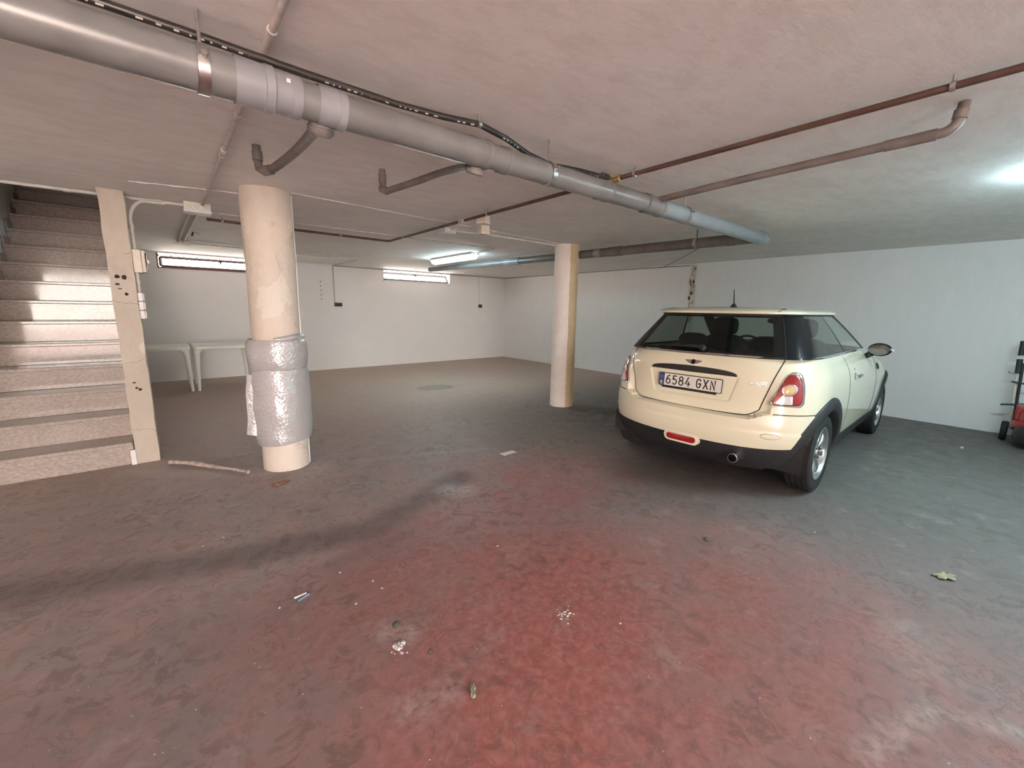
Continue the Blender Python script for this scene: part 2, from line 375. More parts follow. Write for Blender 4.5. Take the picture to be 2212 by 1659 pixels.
WIN = ((0.0, 1.80), (3.95, 5.74)); WZ0, WZ1 = 1.95, 2.20
ys = (YB, YB+.3)
mb.box(SX0, ys[0], 0, XR_, ys[1], WZ0); mb.box(SX0, ys[0], WZ0, WIN[0][0], ys[1], zt); mb.box(WIN[0][1], ys[0], WZ0, WIN[1][0], ys[1], zt)
mb.box(WIN[1][1], ys[0], WZ0, XR_, ys[1], zt)
for a, b in WIN: mb.box(a, ys[0], WZ1, b, ys[1], zt)
struct(mb, 'wall_back', 'white_wall', 'white painted back wall with two low strip windows', smooth=0)
struct(MB().box(XR_, YF-.3, 0, XR_+.3, YB+.3, HC), 'wall_right', 'white_wall', 'long white painted wall in front of the parked car', smooth=0)
mb = MB().box(XL-.3, YF-.3, 0, XL, 4.65, HC); struct(mb, 'wall_left', 'white_wall', 'white painted side wall beside the doorway', smooth=0)
mb = MB().box(XL, YF-.3, 0, DOOR[0], YF, HC).box(DOOR[1], YF-.3, 0, 1.6, YF, HC).box(1.6, YF-.3, 0, 1.8, -1.5, HC).box(1.8, -1.7, 0, XR_, -1.5, HC).box(DOOR[0], YF-.3, DOOR[2], DOOR[1], YF, HC)  # right-hand jog added out of view to keep doorway light off the right wall
struct(mb, 'wall_front', 'white_wall', 'white painted wall with the open vehicle doorway and an added light-blocking jog', smooth=0)
mb = MB().box(XL-.3, 4.65, 0, SX0, YB+.3, HC).box(SX0-.2, 4.65, HC, SX0, YB+.3, 4.9)
struct(mb, 'wall_stairs', 'white_wall', 'wall along the far side of the stairs', smooth=0)
mb = MB().box(SX1+.06, 4.88, HC+.3, SX1+.26, YB, 4.9).box(SX0, 4.68, HC+.3, SX1+.06, 4.88, 4.9).box(SX0, YB, HC, SX1+.06, YB+.2, 4.9).box(SX0-.2, 4.68, 4.9, SX1+.26, YB+.2, 5.0)
struct(mb, 'wall_stairwell', 'white_wall', 'upper walls of the dim stairwell', smooth=0)
struct(MB().box(-16, -20, -.25, 14, YF-.3, -.01), 'ground', 'driveway', 'sunlit terracotta driveway outside the doorway', smooth=0)
mb = MB()     # irregular raised plaster joint between the columns
pts = [];
for i in range(60):
    t = i/59; pts.append((.86+3.3*t, 3.78+.27*t+random.uniform(-.008, .008), HC-.001))
mb.tube(pts, [random.uniform(.0005, .0065) for _ in pts], 6)
struct(mb, 'trim_1', 'ceiling', 'uneven raised plaster joint across the ceiling between both columns')
mb = MB(); pts = [(-.1+.95*i/30, 4.25-.25*i/30+random.uniform(-.01, .01), HC-.001) for i in range(31)]
mb.tube(pts, [random.uniform(.003, .010) for _ in pts], 6)
struct(mb, 'trim_2', 'ceiling', 'rough plaster joint on the ceiling by the stair pillar')
tr3 = struct(MB().box(7.485, 3.90, .02, 7.502, 3.99, HC), 'trim_3', 'box_cream', 'narrow flaking vertical joint strip on the white wall', smooth=0)
for i in range(46):
    z = random.uniform(1.2, 2.18); y = random.uniform(3.905, 3.985); a = random.uniform(.008, .03)
    MB().prism([(a*math.cos(t)*random.uniform(.5, 1.2), a*1.6*math.sin(t)*random.uniform(.5, 1.2)) for t in np.linspace(0, 5.5, 7)], .003, (7.484, y, z), (0, 1, 0), (0, 0, 1), (-1, 0, 0)).build('paint_flake', random.choice(['bark', 'bare_plaster', 'bare_plaster']), tr3, smooth=0)

# windows: reveal lining, tilted hopper frame, pane, grille
def window(idx, a, b, mat_lin, mat_fr, tilt, label):
    t = thing('window_%d' % idx, ((a+b)/2, YB, WZ0), label, kind='structure')
    mb = MB(); th = .022
    mb.box(a, YB-.012, WZ0, b, YB+.30, WZ0+th); mb.box(a, YB-.012, WZ0, a+th, YB+.3, WZ1); mb.box(b-th, YB-.012, WZ0, b, YB+.3, WZ1)
    mb.build('window_lining', mat_lin, t, smooth=0)
    yb_ = YB+.05; z0, z1 = WZ0+.035, WZ1-.060; y1 = yb_+tilt
    def bar(p, q, r=.012): return MB().tube([p, q], r, 4)
    A, B_, C_, D_ = (a+.05, yb_, z0), (b-.05, yb_, z0), (b-.05, y1, z1), (a+.05, y1, z1)
    fr = MB()
    for p, q in ((A, B_), (B_, C_), (C_, D_), (D_, A)): fr.tube([p, q], .024, 4)
    f_ = fr.build('sash_frame', mat_fr, t)
    MB().add([A, B_, C_, D_], [(0, 1, 2, 3)]).build('pane', 'pane', f_, fix=False, smooth=0)
    MB().lathe([(0, -.03), (.012, -.03), (.012, 0), (.03, 0), (.03, .012), (0, .012)], ((a+b)/2, y1-.01, z1-.035), (0, 0, 1), 10).build('catch', mat_fr, f_)
    yg = YB+.24
    for z in (WZ1-.030, WZ1+.002): MB().tube([(a, yg, z), (b, yg, z)], .008, 6).build('grille_rail', mat_fr, t)
    n = 10
    for i in range(n+1):
        x = a+.02+(b-a-.04)*i/n; MB().tube([(x, yg, WZ1-.04), (x+.012, yg, WZ1-.02), (x, yg, WZ1-.0)], .011, 6).build('grille_link', mat_fr, t)
    return t
window(1, *WIN[0], 'frame_red', 'frame_dark', .03, 'strip window with red-painted surround high on the back wall beside the stairs')
window(2, *WIN[1], 'box_white', 'frame_dark', .11, 'strip window with dark tilted sash high on the back wall near the lamp')

# ------------------------------------------------------------------ stairs
RISE, GO, Y0, NS = .195, .26, 4.65, 14
st = thing('staircase', ((SX0+SX1)/2, Y0, 0), 'polished speckled terrazzo staircase rising to a dark upper floor', 'staircase')
sp = []
poly = [(Y0+.30, 0)]
for i in range(NS): poly += [(Y0+.03+i*GO, RISE*i), (Y0+.03+i*GO, RISE*(i+1)-.03)]
poly += [(Y0+.03+NS*GO, RISE*NS-.03), (Y0+.03+NS*GO, RISE*NS-.32)]
poly = [(Y0+.03, 0)]+[p for p in poly[1:]]+[(Y0+.5, 0)]
MB().prism(poly, SX1-.016-SX0, (SX0+.003, 0, 0), (0, 1, 0), (0, 0, 1), (1, 0, 0)).build('stair_slab', 'pillar_plaster', st, smooth=0)
for i in range(NS):
    y = Y0+i*GO; z = RISE*(i+1)
    MB().box(SX0+.004, y+.012, z-RISE+.001, SX1, y+.031, z-.03).build('riser', 'terrazzo', st, bevel=.002, smooth=0)
    MB().box(SX0+.004, y-.008, z-.03, SX1, y+GO+.011, z).build('tread', 'terrazzo', st, bevel=.006, smooth=0)
    if i > 4:
        MB().box(SX0+.003, y+.02, z+.0, SX0+.018, y+GO+.02, z+.09).build('skirting_tile', 'terrazzo', st, bevel=.002, smooth=0)
# pillar at the stair foot
pil = thing('pillar', (-.23, 4.8, 0), 'rough cream plaster pillar with patched holes beside the stairs', 'pillar', kind='structure')
px0, px1, py0, py1 = -.303, -.150, 4.645, 4.95
zs = np.linspace(0, HC, 24); rows = []
for z in zs:
    e = [random.uniform(-.004, .004) for _ in range(8)]
    rows.append([(px0+e[0], py0+e[1], z), ((px0+px1)/2, py0+e[2], z), (px1+e[3], py0+e[4], z), (px1+e[5], py1, z), (px0, py1, z)])
MB().grid(rows, cv=True).build('pillar_body', 'pillar_plaster', pil, smooth=50)
for x, z, a, b in ((-.255, 1.56, .018, .016), (-.215, 1.555, .018, .02), (-.26, 1.50, .016, .010), (-.215, 1.425, .012, .014), (-.25, 1.465, .014, .005), (-.235, .655, .010, .010), (-.215, .64, .014, .012), (-.245, .70, .012, .006)):
    MB().prism([(a*math.cos(t)*random.uniform(.75, 1.1), b*math.sin(t)*random.uniform(.75, 1.1)) for t in np.linspace(0, 5.6, 8)], .006, (x, py0-.006, z), (1, 0, 0), (0, 0, 1), (0, 1, 0)).build('hole', 'hole', pil, smooth=0)
for z0_, dz in ((1.73, .02), (1.37, -.03), (.86, .03), (.30, -.02)):
    MB().tube([(px0+.005+.155*i/12, py0-.001, z0_+dz*i/12+random.uniform(-.008, .008)) for i in range(13)], .0022, 4).build('crack', 'bark', pil)
MB().box(px0-.03, py0-.014, .0, px0+.004, py0+.010, .13).build('skirting', 'box_white', pil, smooth=0, bevel=.003)

# ------------------------------------------------------------------ columns
def column(name, cx_, cy_, r, label, bare, paint):
    t = thing(name, (cx_, cy_, 0), label, 'column', kind='structure')
    n = 72; zs = np.linspace(0, HC, 46)
    MB().lathe([(r-.006, 0), (r-.006, HC)], (cx_, cy_, 0), (0, 0, 1), n).build('column_core', 'bare_plaster', t)
    a0, a1 = bare      # angular gap (world angles) left bare
    L0 = np.array([random.uniform(-.02, .02) for _ in zs]); L1 = np.array([random.uniform(-.035, .035) for _ in zs])
    rows = []
    for i, z in enumerate(zs):
        b0, b1 = a1+L0[i], a0+2*math.pi+L1[i]; row = []
        for j in range(n+1):
            a = b0+(b1-b0)*j/n; rr = r+.004*math.sin(3*a+z*5)*.5+random.uniform(-.0012, .0012)
            if j in (0, n): rr = r-.008
            row.append((cx_+rr*math.cos(a), cy_+rr*math.sin(a), z))
        rows.append(row)
    MB().grid(rows).build('paint_coat', paint, t, smooth=60); return t
# camera direction angles
LC, RC = (.70, 3.88), (4.33, 4.10)
al = math.atan2(-LC[1], -LC[0]); ar = math.atan2(-RC[1], -RC[0])
c1_ = column('column', LC[0], LC[1], .178, 'round cream plaster column with bubble wrap around its lower half', (al+R(80), al+R(98)), 'column_paint')
es = MB().box(0, 0, 0, .022, .028, HC-.01).build('edge_strip', 'box_white', c1_, local=True, smooth=0, bevel=.004)
es.location = (.1605*math.cos(al+R(80)), .1605*math.sin(al+R(80)), 0); es.rotation_euler = (0, 0, al+R(86)-R(4))
c2_ = column('column', RC[0], RC[1], .165, 'slim round off-white column with a bare tan strip beside the car', (ar+R(20), ar+R(84)), 'column_paint_lit')

# bubble wrap on the left column
bw = thing('bubble_wrap', (LC[0], LC[1], .22), 'clear bubble wrap sleeve taped around the cream column', 'bubble wrap')
def sleeve(name, z0, z1, r0, parent, slant, seed, bulge=.018, nz=26, a_from=0, a_to=2*math.pi, closed=True):
    rnd = random.Random(seed); n = 64; rows = []
    ph = [rnd.uniform(0, 6.28) for _ in range(6)]
    for i in range(nz+1):
        t = i/nz; row = []
        for j in range(n if closed else n+1):
            a = a_from+(a_to-a_from)*j/n
            z = z0+(z1-z0)*t + slant*math.cos(a-al-R(60))*(1-t)
            r = r0+bulge*math.sin(math.pi*t)**.5+.006*math.sin(3*a+ph[0])+.003*math.sin(9*z*3+ph[1]+2*a)+.002*math.sin(24*z+5*a+ph[2])+rnd.uniform(-.0012, .0012)
            row.append((LC[0]+r*math.cos(a), LC[1]+r*math.sin(a), z))
        rows.append(row)
    return MB().grid(rows, cv=closed).build(name, 'bubble_wrap', parent, smooth=80)
sleeve('lower_sleeve',  .225, .845, .204, bw, .018, 1)
sleeve('upper_sleeve', .835, 1.085, .203, bw, .008, 2, bulge=.022, nz=16)
rows = []
for i in range(12):      # loose flap on the left
    t = i/11; z = .30+.50*t; row = []
    for j in range(10):
        u = j/9; a = al-R(70)-R(8)*u; r = .20+.075*u*(1-.5*t)+.006*math.sin(7*t+3*u)
        row.append((LC[0]+r*math.cos(a), LC[1]+r*math.sin(a), z+.02*u))
    rows.append(row)
MB().grid(rows).build('flap', 'bubble_wrap', bw, smooth=80)
rows = []
for i in range(7):
    t = i/6; row = []
    for j in range(17):
        a = al+R(-8)+R(95)*j/16; r = .188+.018*math.sin(math.pi*t)+.004*math.sin(8*a+5*t)
        row.append((LC[0]+r*math.cos(a), LC[1]+r*math.sin(a), 1.075+.055*t*min(1, .5+.5*j/8)))
    rows.append(row)
MB().grid(rows).build('folded_edge', 'bubble_wrap', bw, smooth=80)

# ------------------------------------------------------------------ pipes on the ceiling
PY, PZ = 1.70, 2.055
mp = thing('drain_pipe', (1.5, PY, PZ), 'thick grey plastic drain pipe hung along the whole ceiling', 'pipe')
def seg(name, x0, x1, r, mat, parent=mp, lip=0.0, n=40):
    prof = [(r, 0), (r, x1-x0)] if not lip else [(r, 0), (r, x1-x0-.03), (r+lip, x1-x0-.028), (r+lip, x1-x0-.004), (r, x1-x0)]
    return MB().lathe(prof, (x0, PY, PZ), (1, 0, 0), n).build(name, mat, parent, smooth=35)
seg('pipe', -2.98, .247, .0625, 'pvc'); seg('pipe', .43, 1.20, .058, 'pvc'); seg('pipe', 1.2, 4.36, .055, 'pvc')
seg('collar', .245, .355, .066, 'pvc_light', lip=.004); seg('collar', .355, .435, .063, 'pvc_light', lip=.002); seg('collar', .49, .585, .0625, 'pvc_light', lip=.003)
seg('collar', 1.13, 1.235, .0605, 'pvc', lip=.003); seg('collar', 1.30, 1.36, .058, 'pvc', lip=.002); seg('collar', 2.03, 2.13, .058, 'pvc', lip=.002)
seg('collar', 2.50, 2.70, .060, 'pvc', lip=.003); seg('pipe_end', 2.70, 4.44, .0565, 'pvc_blue')
MB().lathe([(.0, .05), (.056, .05), (.062, .045), (.062, -.06), (.057, -.065)], (4.44, PY, PZ), (1, 0, 0), 32).build('end_cap', 'pvc_blue', mp)
MB().box(.383, PY-.068, PZ+.012, .395, PY-.060, PZ+.024).build('sticker', 'box_white', mp, smooth=0)
for x, drop in ((.515, .085), (1.20, .08)):      # branch sockets under the pipe
    MB().lathe([(.042, 0), (.042, .045), (.046, .046), (.046, .062), (.036, drop-.01), (.034, drop-.012), (.0, drop-.014)], (x, PY+.03, PZ-.012), (0, .45, -1), 28).build('branch_socket', 'pvc_brown', mp)
def strap(x, r, tall=True):
    h = MB(); rows = []
    for i in range(25):
        a = 2*math.pi*i/24; rows.append([(x-.016, PY+(r+.0015)*math.cos(a), PZ+(r+.0015)*math.sin(a)), (x-.015, PY+(r+.005)*math.cos(a), PZ+(r+.005)*math.sin(a)), (x+.015, PY+(r+.005)*math.cos(a), PZ+(r+.005)*math.sin(a)), (x+.016, PY+(r+.0015)*math.cos(a), PZ+(r+.0015)*math.sin(a))])
    s_ = h.grid(rows).build('hanger_strap', 'steel', mp)
    MB().tube([(x, PY, PZ+r), (x, PY, HC)], .005, 8).build('hanger_rod', 'steel', s_)
    MB().lathe([(0, 0), (.009, 0), (.009, .022), (0, .022)], (x, PY-r-.004, PZ+.012), (0, -1, .1), 6).build('hanger_bolt', 'steel', s_)
for x, r in ((.165, .063), (1.63, .056), (3.02, .057)): strap(x, r)

def branch(pts, r, mat, label, collars=(), n=14):
    o = MB().tube(pts, r, n).build('branch_pipe', mat, mp, smooth=60); o['label'] = label
    for (i, rr, ln, mt) in collars:
        p = np.array(pts[i]); q = np.array(pts[i+1]); d = (q-p)/np.linalg.norm(q-p)
        MB().lathe([(r*.9, 0), (rr, .001), (rr, ln), (r*.9, ln+.001)], tuple(p), tuple(d), 20).build('collar', mt, o, smooth=35)
def pipe_thing(name, pts, r, mat, label, cat='pipe', group=None, n=14, collars=(), base=None):
    P = np.array(pts); b = base or tuple(P[len(P)//2])
    t = thing(name, b, label, cat, group)
    MB().tube(pts, r, n).build('pipe', mat, t, smooth=60)
    for (i, rr, ln, mt) in collars:
        p = np.array(pts[i]); q = np.array(pts[i+1 if i+1 < len(pts) else i-1]); d = (q-p)/np.linalg.norm(q-p)
        MB().lathe([(r*.9, 0), (rr, .001), (rr, ln), (r*.9, ln+.001)], tuple(p), tuple(d), 20).build('collar', mt, t, smooth=35)
    return t
def bez(*p, n=14):
    p = [np.array(q, float) for q in p]; out = []
    for i in range(n+1):
        t = i/n; a, b, c, d = p; out.append(tuple((1-t)**3*a+3*t*(1-t)**2*b+3*t*t*(1-t)*c+t**3*d))
    return out
b1 = bez((.505, 1.78, 2.0), (.56, 2.05, 2.07), (.60, 2.45, 2.11), (.535, 2.74, 2.085))+[(.505, 2.80, 2.085), (.49, 2.825, 2.10), (.488, 2.83, 2.14), (.486, 2.83, HC)]
branch(b1, .0215, 'pvc_brown', 'short curved grey branch pipe rising into the ceiling beside the cream column', collars=((14, .026, .06, 'pvc_brown'), (17, .026, .05, 'pvc_brown')))
b2 = bez((1.20, 1.80, 2.02), (1.30, 2.0, 2.09), (1.30, 2.2, 2.115), (1.275, 2.42, 2.11))+[(1.20, 2.66, 2.09), (1.185, 2.72, 2.085), (1.172, 2.745, 2.10), (1.17, 2.75, 2.14), (1.17, 2.75, HC)]
branch(b2, .020, 'pvc_brown', 'bent grey branch pipe between the drain pipe and the strip window', collars=((16, .0245, .05, 'pvc_brown'), (18, .0245, .05, 'pvc_brown')))
b3 = [(2.62, 1.72, 2.085), (2.61, 1.2, 2.098), (2.60, .52, 2.108), (2.598, .36, 2.11)]+arc((2.597, .29, 2.11), (0, 1, 0), (0, 0, 1), .05)+[(2.62, .285, HC)]
branch(b3, .020, 'pvc_brown', 'long straight grey branch pipe above the car, elbow into the ceiling', collars=((2, .0235, .17, 'pvc_brown'), (11, .024, .035, 'pvc_brown')))
# brown heating pipe with clips
hp = [(2.30, -1.49, HC-.042), (2.30, 5.21, HC-.042)]+arc((2.30, 5.27, HC-.042), (0, -1, 0), (-1, 0, 0), .05, 6)+[(.42, 5.27, HC-.042)]
t = pipe_thing('iron_pipe', hp, .0135, 'brown_paint', 'thin dark brown pipe clipped to the ceiling with one right-angle bend', base=(2.3, 2.5, HC-.042))
def clip(parent, p, ax, r, mat='steel'):
    p = np.array(p); MB().lathe([(r*.9, -.009), (r+.004, -.008), (r+.004, .008), (r*.9, .009)], tuple(p), ax, 16).build('pipe_clip', mat, parent)
    MB().tube([tuple(p+np.array([0, 0, r])), (p[0], p[1], HC-.0005)], .005, 8).build('clip_screw', mat, parent)
for y in (.29, 1.64, 3.16, 4.85): clip(t, (2.30, y, HC-.042), (0, 1, 0), .0135)
for x in (1.70, .85, .55): clip(t, (x, 5.27, HC-.042), (1, 0, 0), .0135)
MB().lathe([(.012, -.05), (.021, -.045), (.021, -.012), (.016, -.01), (.016, .02), (.023, .022), (.023, .055), (.013, .06)], (2.30, 1.80, HC-.042), (0, -1, 0), 10).build('brass_joint', 'brass', t)
MB().lathe([(.013, -.03), (.020, -.028), (.020, .028), (.013, .03)], (2.30, 3.55, HC-.042), (0, 1, 0), 12).build('joint', 'box_cream', t)
# black hose beside the drain pipe
ph_ = [(-2.9, 1.79, HC-.03), (-.05, 1.785, HC-.035), (.17, 1.78, HC-.038), (.47, 1.785, HC-.040), (.82, 1.775, HC-.042), (1.03, 1.74, HC-.045), (1.19, 1.705, HC-.042), (1.36, 1.72, HC-.055), (1.55, 1.77, HC-.07), (1.757, 1.82, HC-.065), (2.0, 1.82, HC-.045), (2.26, 1.815, HC-.034)]
hs = thing('water_hose', (.5, 1.78, HC-.04), 'black water hose with white print running above the drain pipe', 'hose')
MB().tube(ph_, .0135, 12).build('hose', 'hose', hs, smooth=60)
clip(hs, (1.19, 1.705, HC-.042), (1, .1, 0), .0135)
MB().lathe([(.012, -.04), (.02, -.035), (.02, .02), (.016, .03), (.0, .03)], (2.24, 1.815, HC-.034), (1, 0, 0), 8).build('coupling', 'dark_metal', hs)
# pipe painted like the ceiling
cp_ = thing('ceiling_conduit', (.352, 2.0, HC-.02), 'pink painted conduit crossing the ceiling under the drain pipe end', 'pipe')
cp_['label'] = 'thin pipe painted like the ceiling, running to the white junction box'
MB().tube([(.352, YF+.01, HC-.016), (.352, 4.68, HC-.016)], .0115, 10).build('pipe', 'ceil_pipe', cp_)
for y in (1.64, 2.41, 3.10, 4.2): clip(cp_, (.352, y, HC-.016), (0, 1, 0), .0115, 'ceil_pipe')
MB().lathe([(.011, -.03), (.016, -.028), (.016, .028), (.011, .03)], (.352, 3.0, HC-.016), (0, 1, 0), 12).build('joint', 'conduit_white', cp_)
# grey pipe run near the far column
lp = thing('drain_pipe', (4.5, 4.5, 2.1), 'dark grey drain pipe running behind the slim column towards the strip window', 'pipe')
lpz = lambda y: 2.07+.013*(y-1.7)
def lseg(name, y0, y1, r, mat): MB().tube([(4.47, y0, lpz(y0)), (4.47, y1, lpz(y1))], r, 24).build(name, mat, lp, smooth=50)
lseg('pipe', 1.765, 4.3, .054, 'pvc_brown'); lseg('pipe', 4.3, 5.3, .05, 'pvc'); lseg('pipe', 5.3, 8.2, .045, 'pvc')
for y0_, y1_, r_, mt in ((1.95, 2.02, .058, 'pvc_brown'), (3.3, 3.5, .059, 'pvc_brown'), (3.62, 3.72, .057, 'pvc_light'), (4.25, 4.42, .057, 'pvc'), (5.25, 5.5, .056, 'pvc_light'), (5.5, 5.62, .05, 'pvc_light')): lseg('collar', y0_, y1_, r_, mt)
MB().lathe([(.056, -.016), (.06, -.014), (.06, .014), (.056, .016)], (4.47, 2.35, lpz(2.35)), (0, 1, 0), 24).build('hanger_strap', 'steel', lp)
MB().tube([(4.47, 2.35, lpz(2.35)+.055), (4.47, 2.35, HC)], .005, 8).build('hanger_rod', 'dark_metal', lp)

# ------------------------------------------------------------------ electrical runs
def conduit(pts, r, label, mat='conduit_white', joints=(), cat='conduit', name='conduit'):
    P = np.array(pts); t = thing(name, tuple(P[len(P)//2]), label, cat); MB().tube(pts, r, 10).build('tube', mat, t, smooth=60)
    for p, ax in joints: MB().lathe([(r, -.02), (r+.004, -.019), (r+.004, .019), (r, .02)], p, ax, 12).build('sleeve', mat, t)
    return t
Zc = HC-.018
conduit([(SX0+.01, 4.84, Zc), (.23, 4.80, Zc)], .013, 'white conduit along the ceiling edge above the stairs', joints=(((-.48, 4.825, Zc), (1, 0, 0)), ((.06, 4.805, Zc), (1, 0, 0))))
conduit([(-.132, 4.755, 1.79), (-.132, 4.755, 2.02)]+[(-.132+.11*(1-math.cos(a)), 4.755+.02*a, 2.02+.165*math.sin(a)) for a in np.linspace(.15, math.pi/2, 9)]+[(.10, 4.79, 2.19)], .0125, 'white conduit bending from the breaker box up to the ceiling', joints=(((-.132, 4.755, 1.97), (0, 0, 1)),))
conduit([(.285, 4.83, Zc), (.25, 7.6, Zc)], .013, 'white conduit nearer the stairs, of the pair between two junction boxes', 'ceil_pipe', joints=(((.262, 6.6, Zc), (0, 1, 0)),))
conduit([(.345, 4.83, Zc), (.31, 7.6, Zc)], .013, 'white conduit nearer the cream column, of the pair between two junction boxes', 'ceil_pipe', joints=(((.322, 6.6, Zc), (0, 1, 0)),))
conduit([(.41, 5.0, Zc), (2.2, 4.97, Zc), (3.68, 4.93, Zc), (3.76, 4.97, Zc), (3.85, 5.62, Zc)], .009, 'thin white conduit running from the junction box to the fluorescent lamp', 'ceil_pipe', joints=(((1.84, 4.98, Zc), (1, 0, 0)), ((3.2, 4.94, Zc), (1, 0, 0))))
conduit([(.392, 7.66, Zc), (1.2, 7.75, Zc), (2.82, 7.86, Zc), (2.86, 7.95, Zc), (2.86, YB-.015, Zc), (2.86, YB-.015, 1.42)], .010, 'white conduit dropping to the twin socket on the back wall', 'ceil_pipe', joints=(((2.86, YB-.015, 1.75), (0, 0, 1)), ((1.4, 7.763, Zc), (1, 0, 0))))
conduit([(2.9, YB-.012, HC-.022), (5.0, YB-.012, HC-.022), (6.62, YB-.012, HC-.022), (XR_-.015, YB-.015, HC-.022), (XR_-.012, 8, HC-.02), (XR_-.012, 5.2, HC-.02), (XR_-.012, 4.02, HC-.03)], .008, 'thin cable along the top of both white walls', cat='cable', name='wall_cable', mat='grey_wire')
conduit([(6.62, YB-.013, HC-.03), (6.62, YB-.013, 1.46)], .009, 'thin conduit dropping to the single socket near the corner', joints=(((6.62, YB-.013, 1.7), (0, 0, 1)),))
conduit([(XR_-.012, 6.76, HC-.03), (XR_-.012, 6.76, 1.42)], .008, 'thin conduit on the white wall behind the slim column', joints=(((XR_-.012, 6.76, 1.8), (0, 0, 1)),))
t = conduit([(2.56, 4.17, HC-.02), (3.2, 4.09, HC-.02), (4.2, 4.12, HC-.02)], .009, 'white conduit with clips leading to the top of the slim column')
for x, y in ((2.85, 4.135), (3.3, 4.095), (3.75, 4.105)): clip(t, (x, y, HC-.02), (1, 0, 0), .009, 'conduit_white')
conduit(bez((2.24, 3.52, HC-.01), (2.28, 3.6, HC-.10), (2.42, 3.85, HC-.09), (2.50, 4.1, HC-.02)), .006, 'loose curved white wire beside the brown pipe', cat='wire', name='wire')
conduit(bez((5.73, 2.97, HC-.007), (6.0, 3.4, HC-.10), (6.9, 4.2, HC-.10), (XR_-.05, 4.6, HC-.04)), .005, 'loose grey wire sagging from the ceiling to the wall joint', 'grey_wire', cat='wire', name='wire')
def jbox(name, x0, y0, z0, x1, y1, z1, mat, label, cat='junction box', knocks=0, rz=0.0):
    c = ((x0+x1)/2, (y0+y1)/2, z0); t = thing(name, c, label, cat, rz=rz)
    hx, hy, h = (x1-x0)/2, (y1-y0)/2, z1-z0
    MB().box(-hx, -hy, h*.28, hx, hy, h).build('box_body', mat, t, local=True, smooth=0, bevel=.005)
    MB().box(-hx-.004, -hy-.004, 0, hx+.004, hy+.004, h*.28).build('box_lid', mat, t, local=True, smooth=0, bevel=.004)
    for i in range(knocks):
        x = -hx+(i+.6)*2*hx/(knocks+.2)
        MB().lathe([(0, .004), (.017, .004), (.019, 0)], (x, -hy, h*.66), (0, -1, 0), 16).build('knockout', 'box_cream', t, local=True)
    return t
jbox('junction_box', .225, 4.70, HC-.085, .415, 4.84, HC, 'box_white', 'large white junction box on the ceiling between stairs and cream column', knocks=3)
jbox('junction_box', .195, 7.58, HC-.06, .385, 7.74, HC, 'box_cream', 'white junction box on the ceiling in front of the red-framed window')
jbox('junction_box', 2.45, 4.14, HC-.055, 2.58, 4.26, HC, 'box_white', 'small white junction box on the ceiling where the brown pipe passes')
jbox('junction_box', -.045+2.40, -.045+3.36, HC-.085, .045+2.40, .045+3.36, HC, 'box_cream', 'cream cube-shaped box on the ceiling tight against the brown pipe', knocks=1, rz=R(20))
jbox('junction_box', -.048+2.72, -.048+3.80, HC-.09, .048+2.72, .048+3.80, HC, 'box_cream', 'cream cube-shaped box on the ceiling by the plaster joint', knocks=1, rz=R(-12))
# breaker box and switches on the pillar
bx = thing('breaker_box', (-.11, 4.755, 1.60), 'cream breaker box with dark breaker slot on the pillar side', 'breaker box')
MB().box(-.150, 4.66, 1.60, -.095, 4.85, 1.785).build('box_body', 'box_cream', bx, smooth=0, bevel=.006)
MB().box(-.095, 4.664, 1.604, -.072, 4.846, 1.781).build('cover', 'box_cream', bx, smooth=0, bevel=.006)
sw = MB().box(-.073, 4.70, 1.63, -.064, 4.81, 1.76).build('breaker_window', 'black_gloss', bx, smooth=0, bevel=.002)
for i in range(3): MB().box(-.066, 4.712+i*.033, 1.68, -.052, 4.735+i*.033, 1.71).build('breaker_lever', 'box_white', sw, smooth=0, bevel=.002)
conduit([(-.135, 4.70, 1.44), (-.135, 4.70, 1.605)], .011, 'short white conduit between breaker box and switches', joints=(((-.135, 4.70, 1.53), (0, 0, 1)),))
for i, nm in enumerate(('upper', 'middle', 'lower')):
    z = 1.37-.072*i; t = thing('light_switch', (-.13, 4.70, z), '%s of three white surface switches on the pillar side' % nm, 'switch', 'switches on the pillar')
    MB().box(-.150, 4.655, z, -.118, 4.735, z+.067).build('switch_box', 'box_white', t, smooth=0, bevel=.004)
    MB().box(-.118, 4.663, z+.006, -.108, 4.727, z+.061).build('rocker', 'box_white', t, smooth=0, bevel=.003)
def socket(x, z, wd, ht, label, n):
    t = thing('wall_socket', (x, YB-.02, z), label, 'socket')
    b = MB().box(x-wd/2, YB-.042, z, x+wd/2, YB, z+ht).build('socket_box', 'black_plastic', t, smooth=0, bevel=.006)
    for i in range(n):
        xx = x+(i-(n-1)/2)*wd/n
        o = MB().lathe([(.02, .0), (.026, .002), (.026, .007), (.019, .008), (.017, .001), (0, .001)], (xx, YB-.042, z+ht/2), (0, -1, 0), 18).build('outlet', 'dark_metal', t)
        for dx in (-.008, .008): MB().lathe([(0, .006), (.003, .006), (.003, 0)], (xx+dx, YB-.042, z+ht/2), (0, -1, 0), 8).build('pin_hole', 'hole', o)
socket(2.93, 1.355, .155, .075, 'black twin socket on the back wall below its conduit', 2)
socket(6.66, 1.385, .10, .08, 'black single socket on the back wall near the corner', 1)
MB_ = MB().box(XR_-.03, 6.72, 1.34, XR_, 6.80, 1.42); tag(rebase(MB_.build('wall_socket', 'box_white', bevel=.004, smooth=0)), 'small pale socket on the side wall behind the slim column', 'socket')
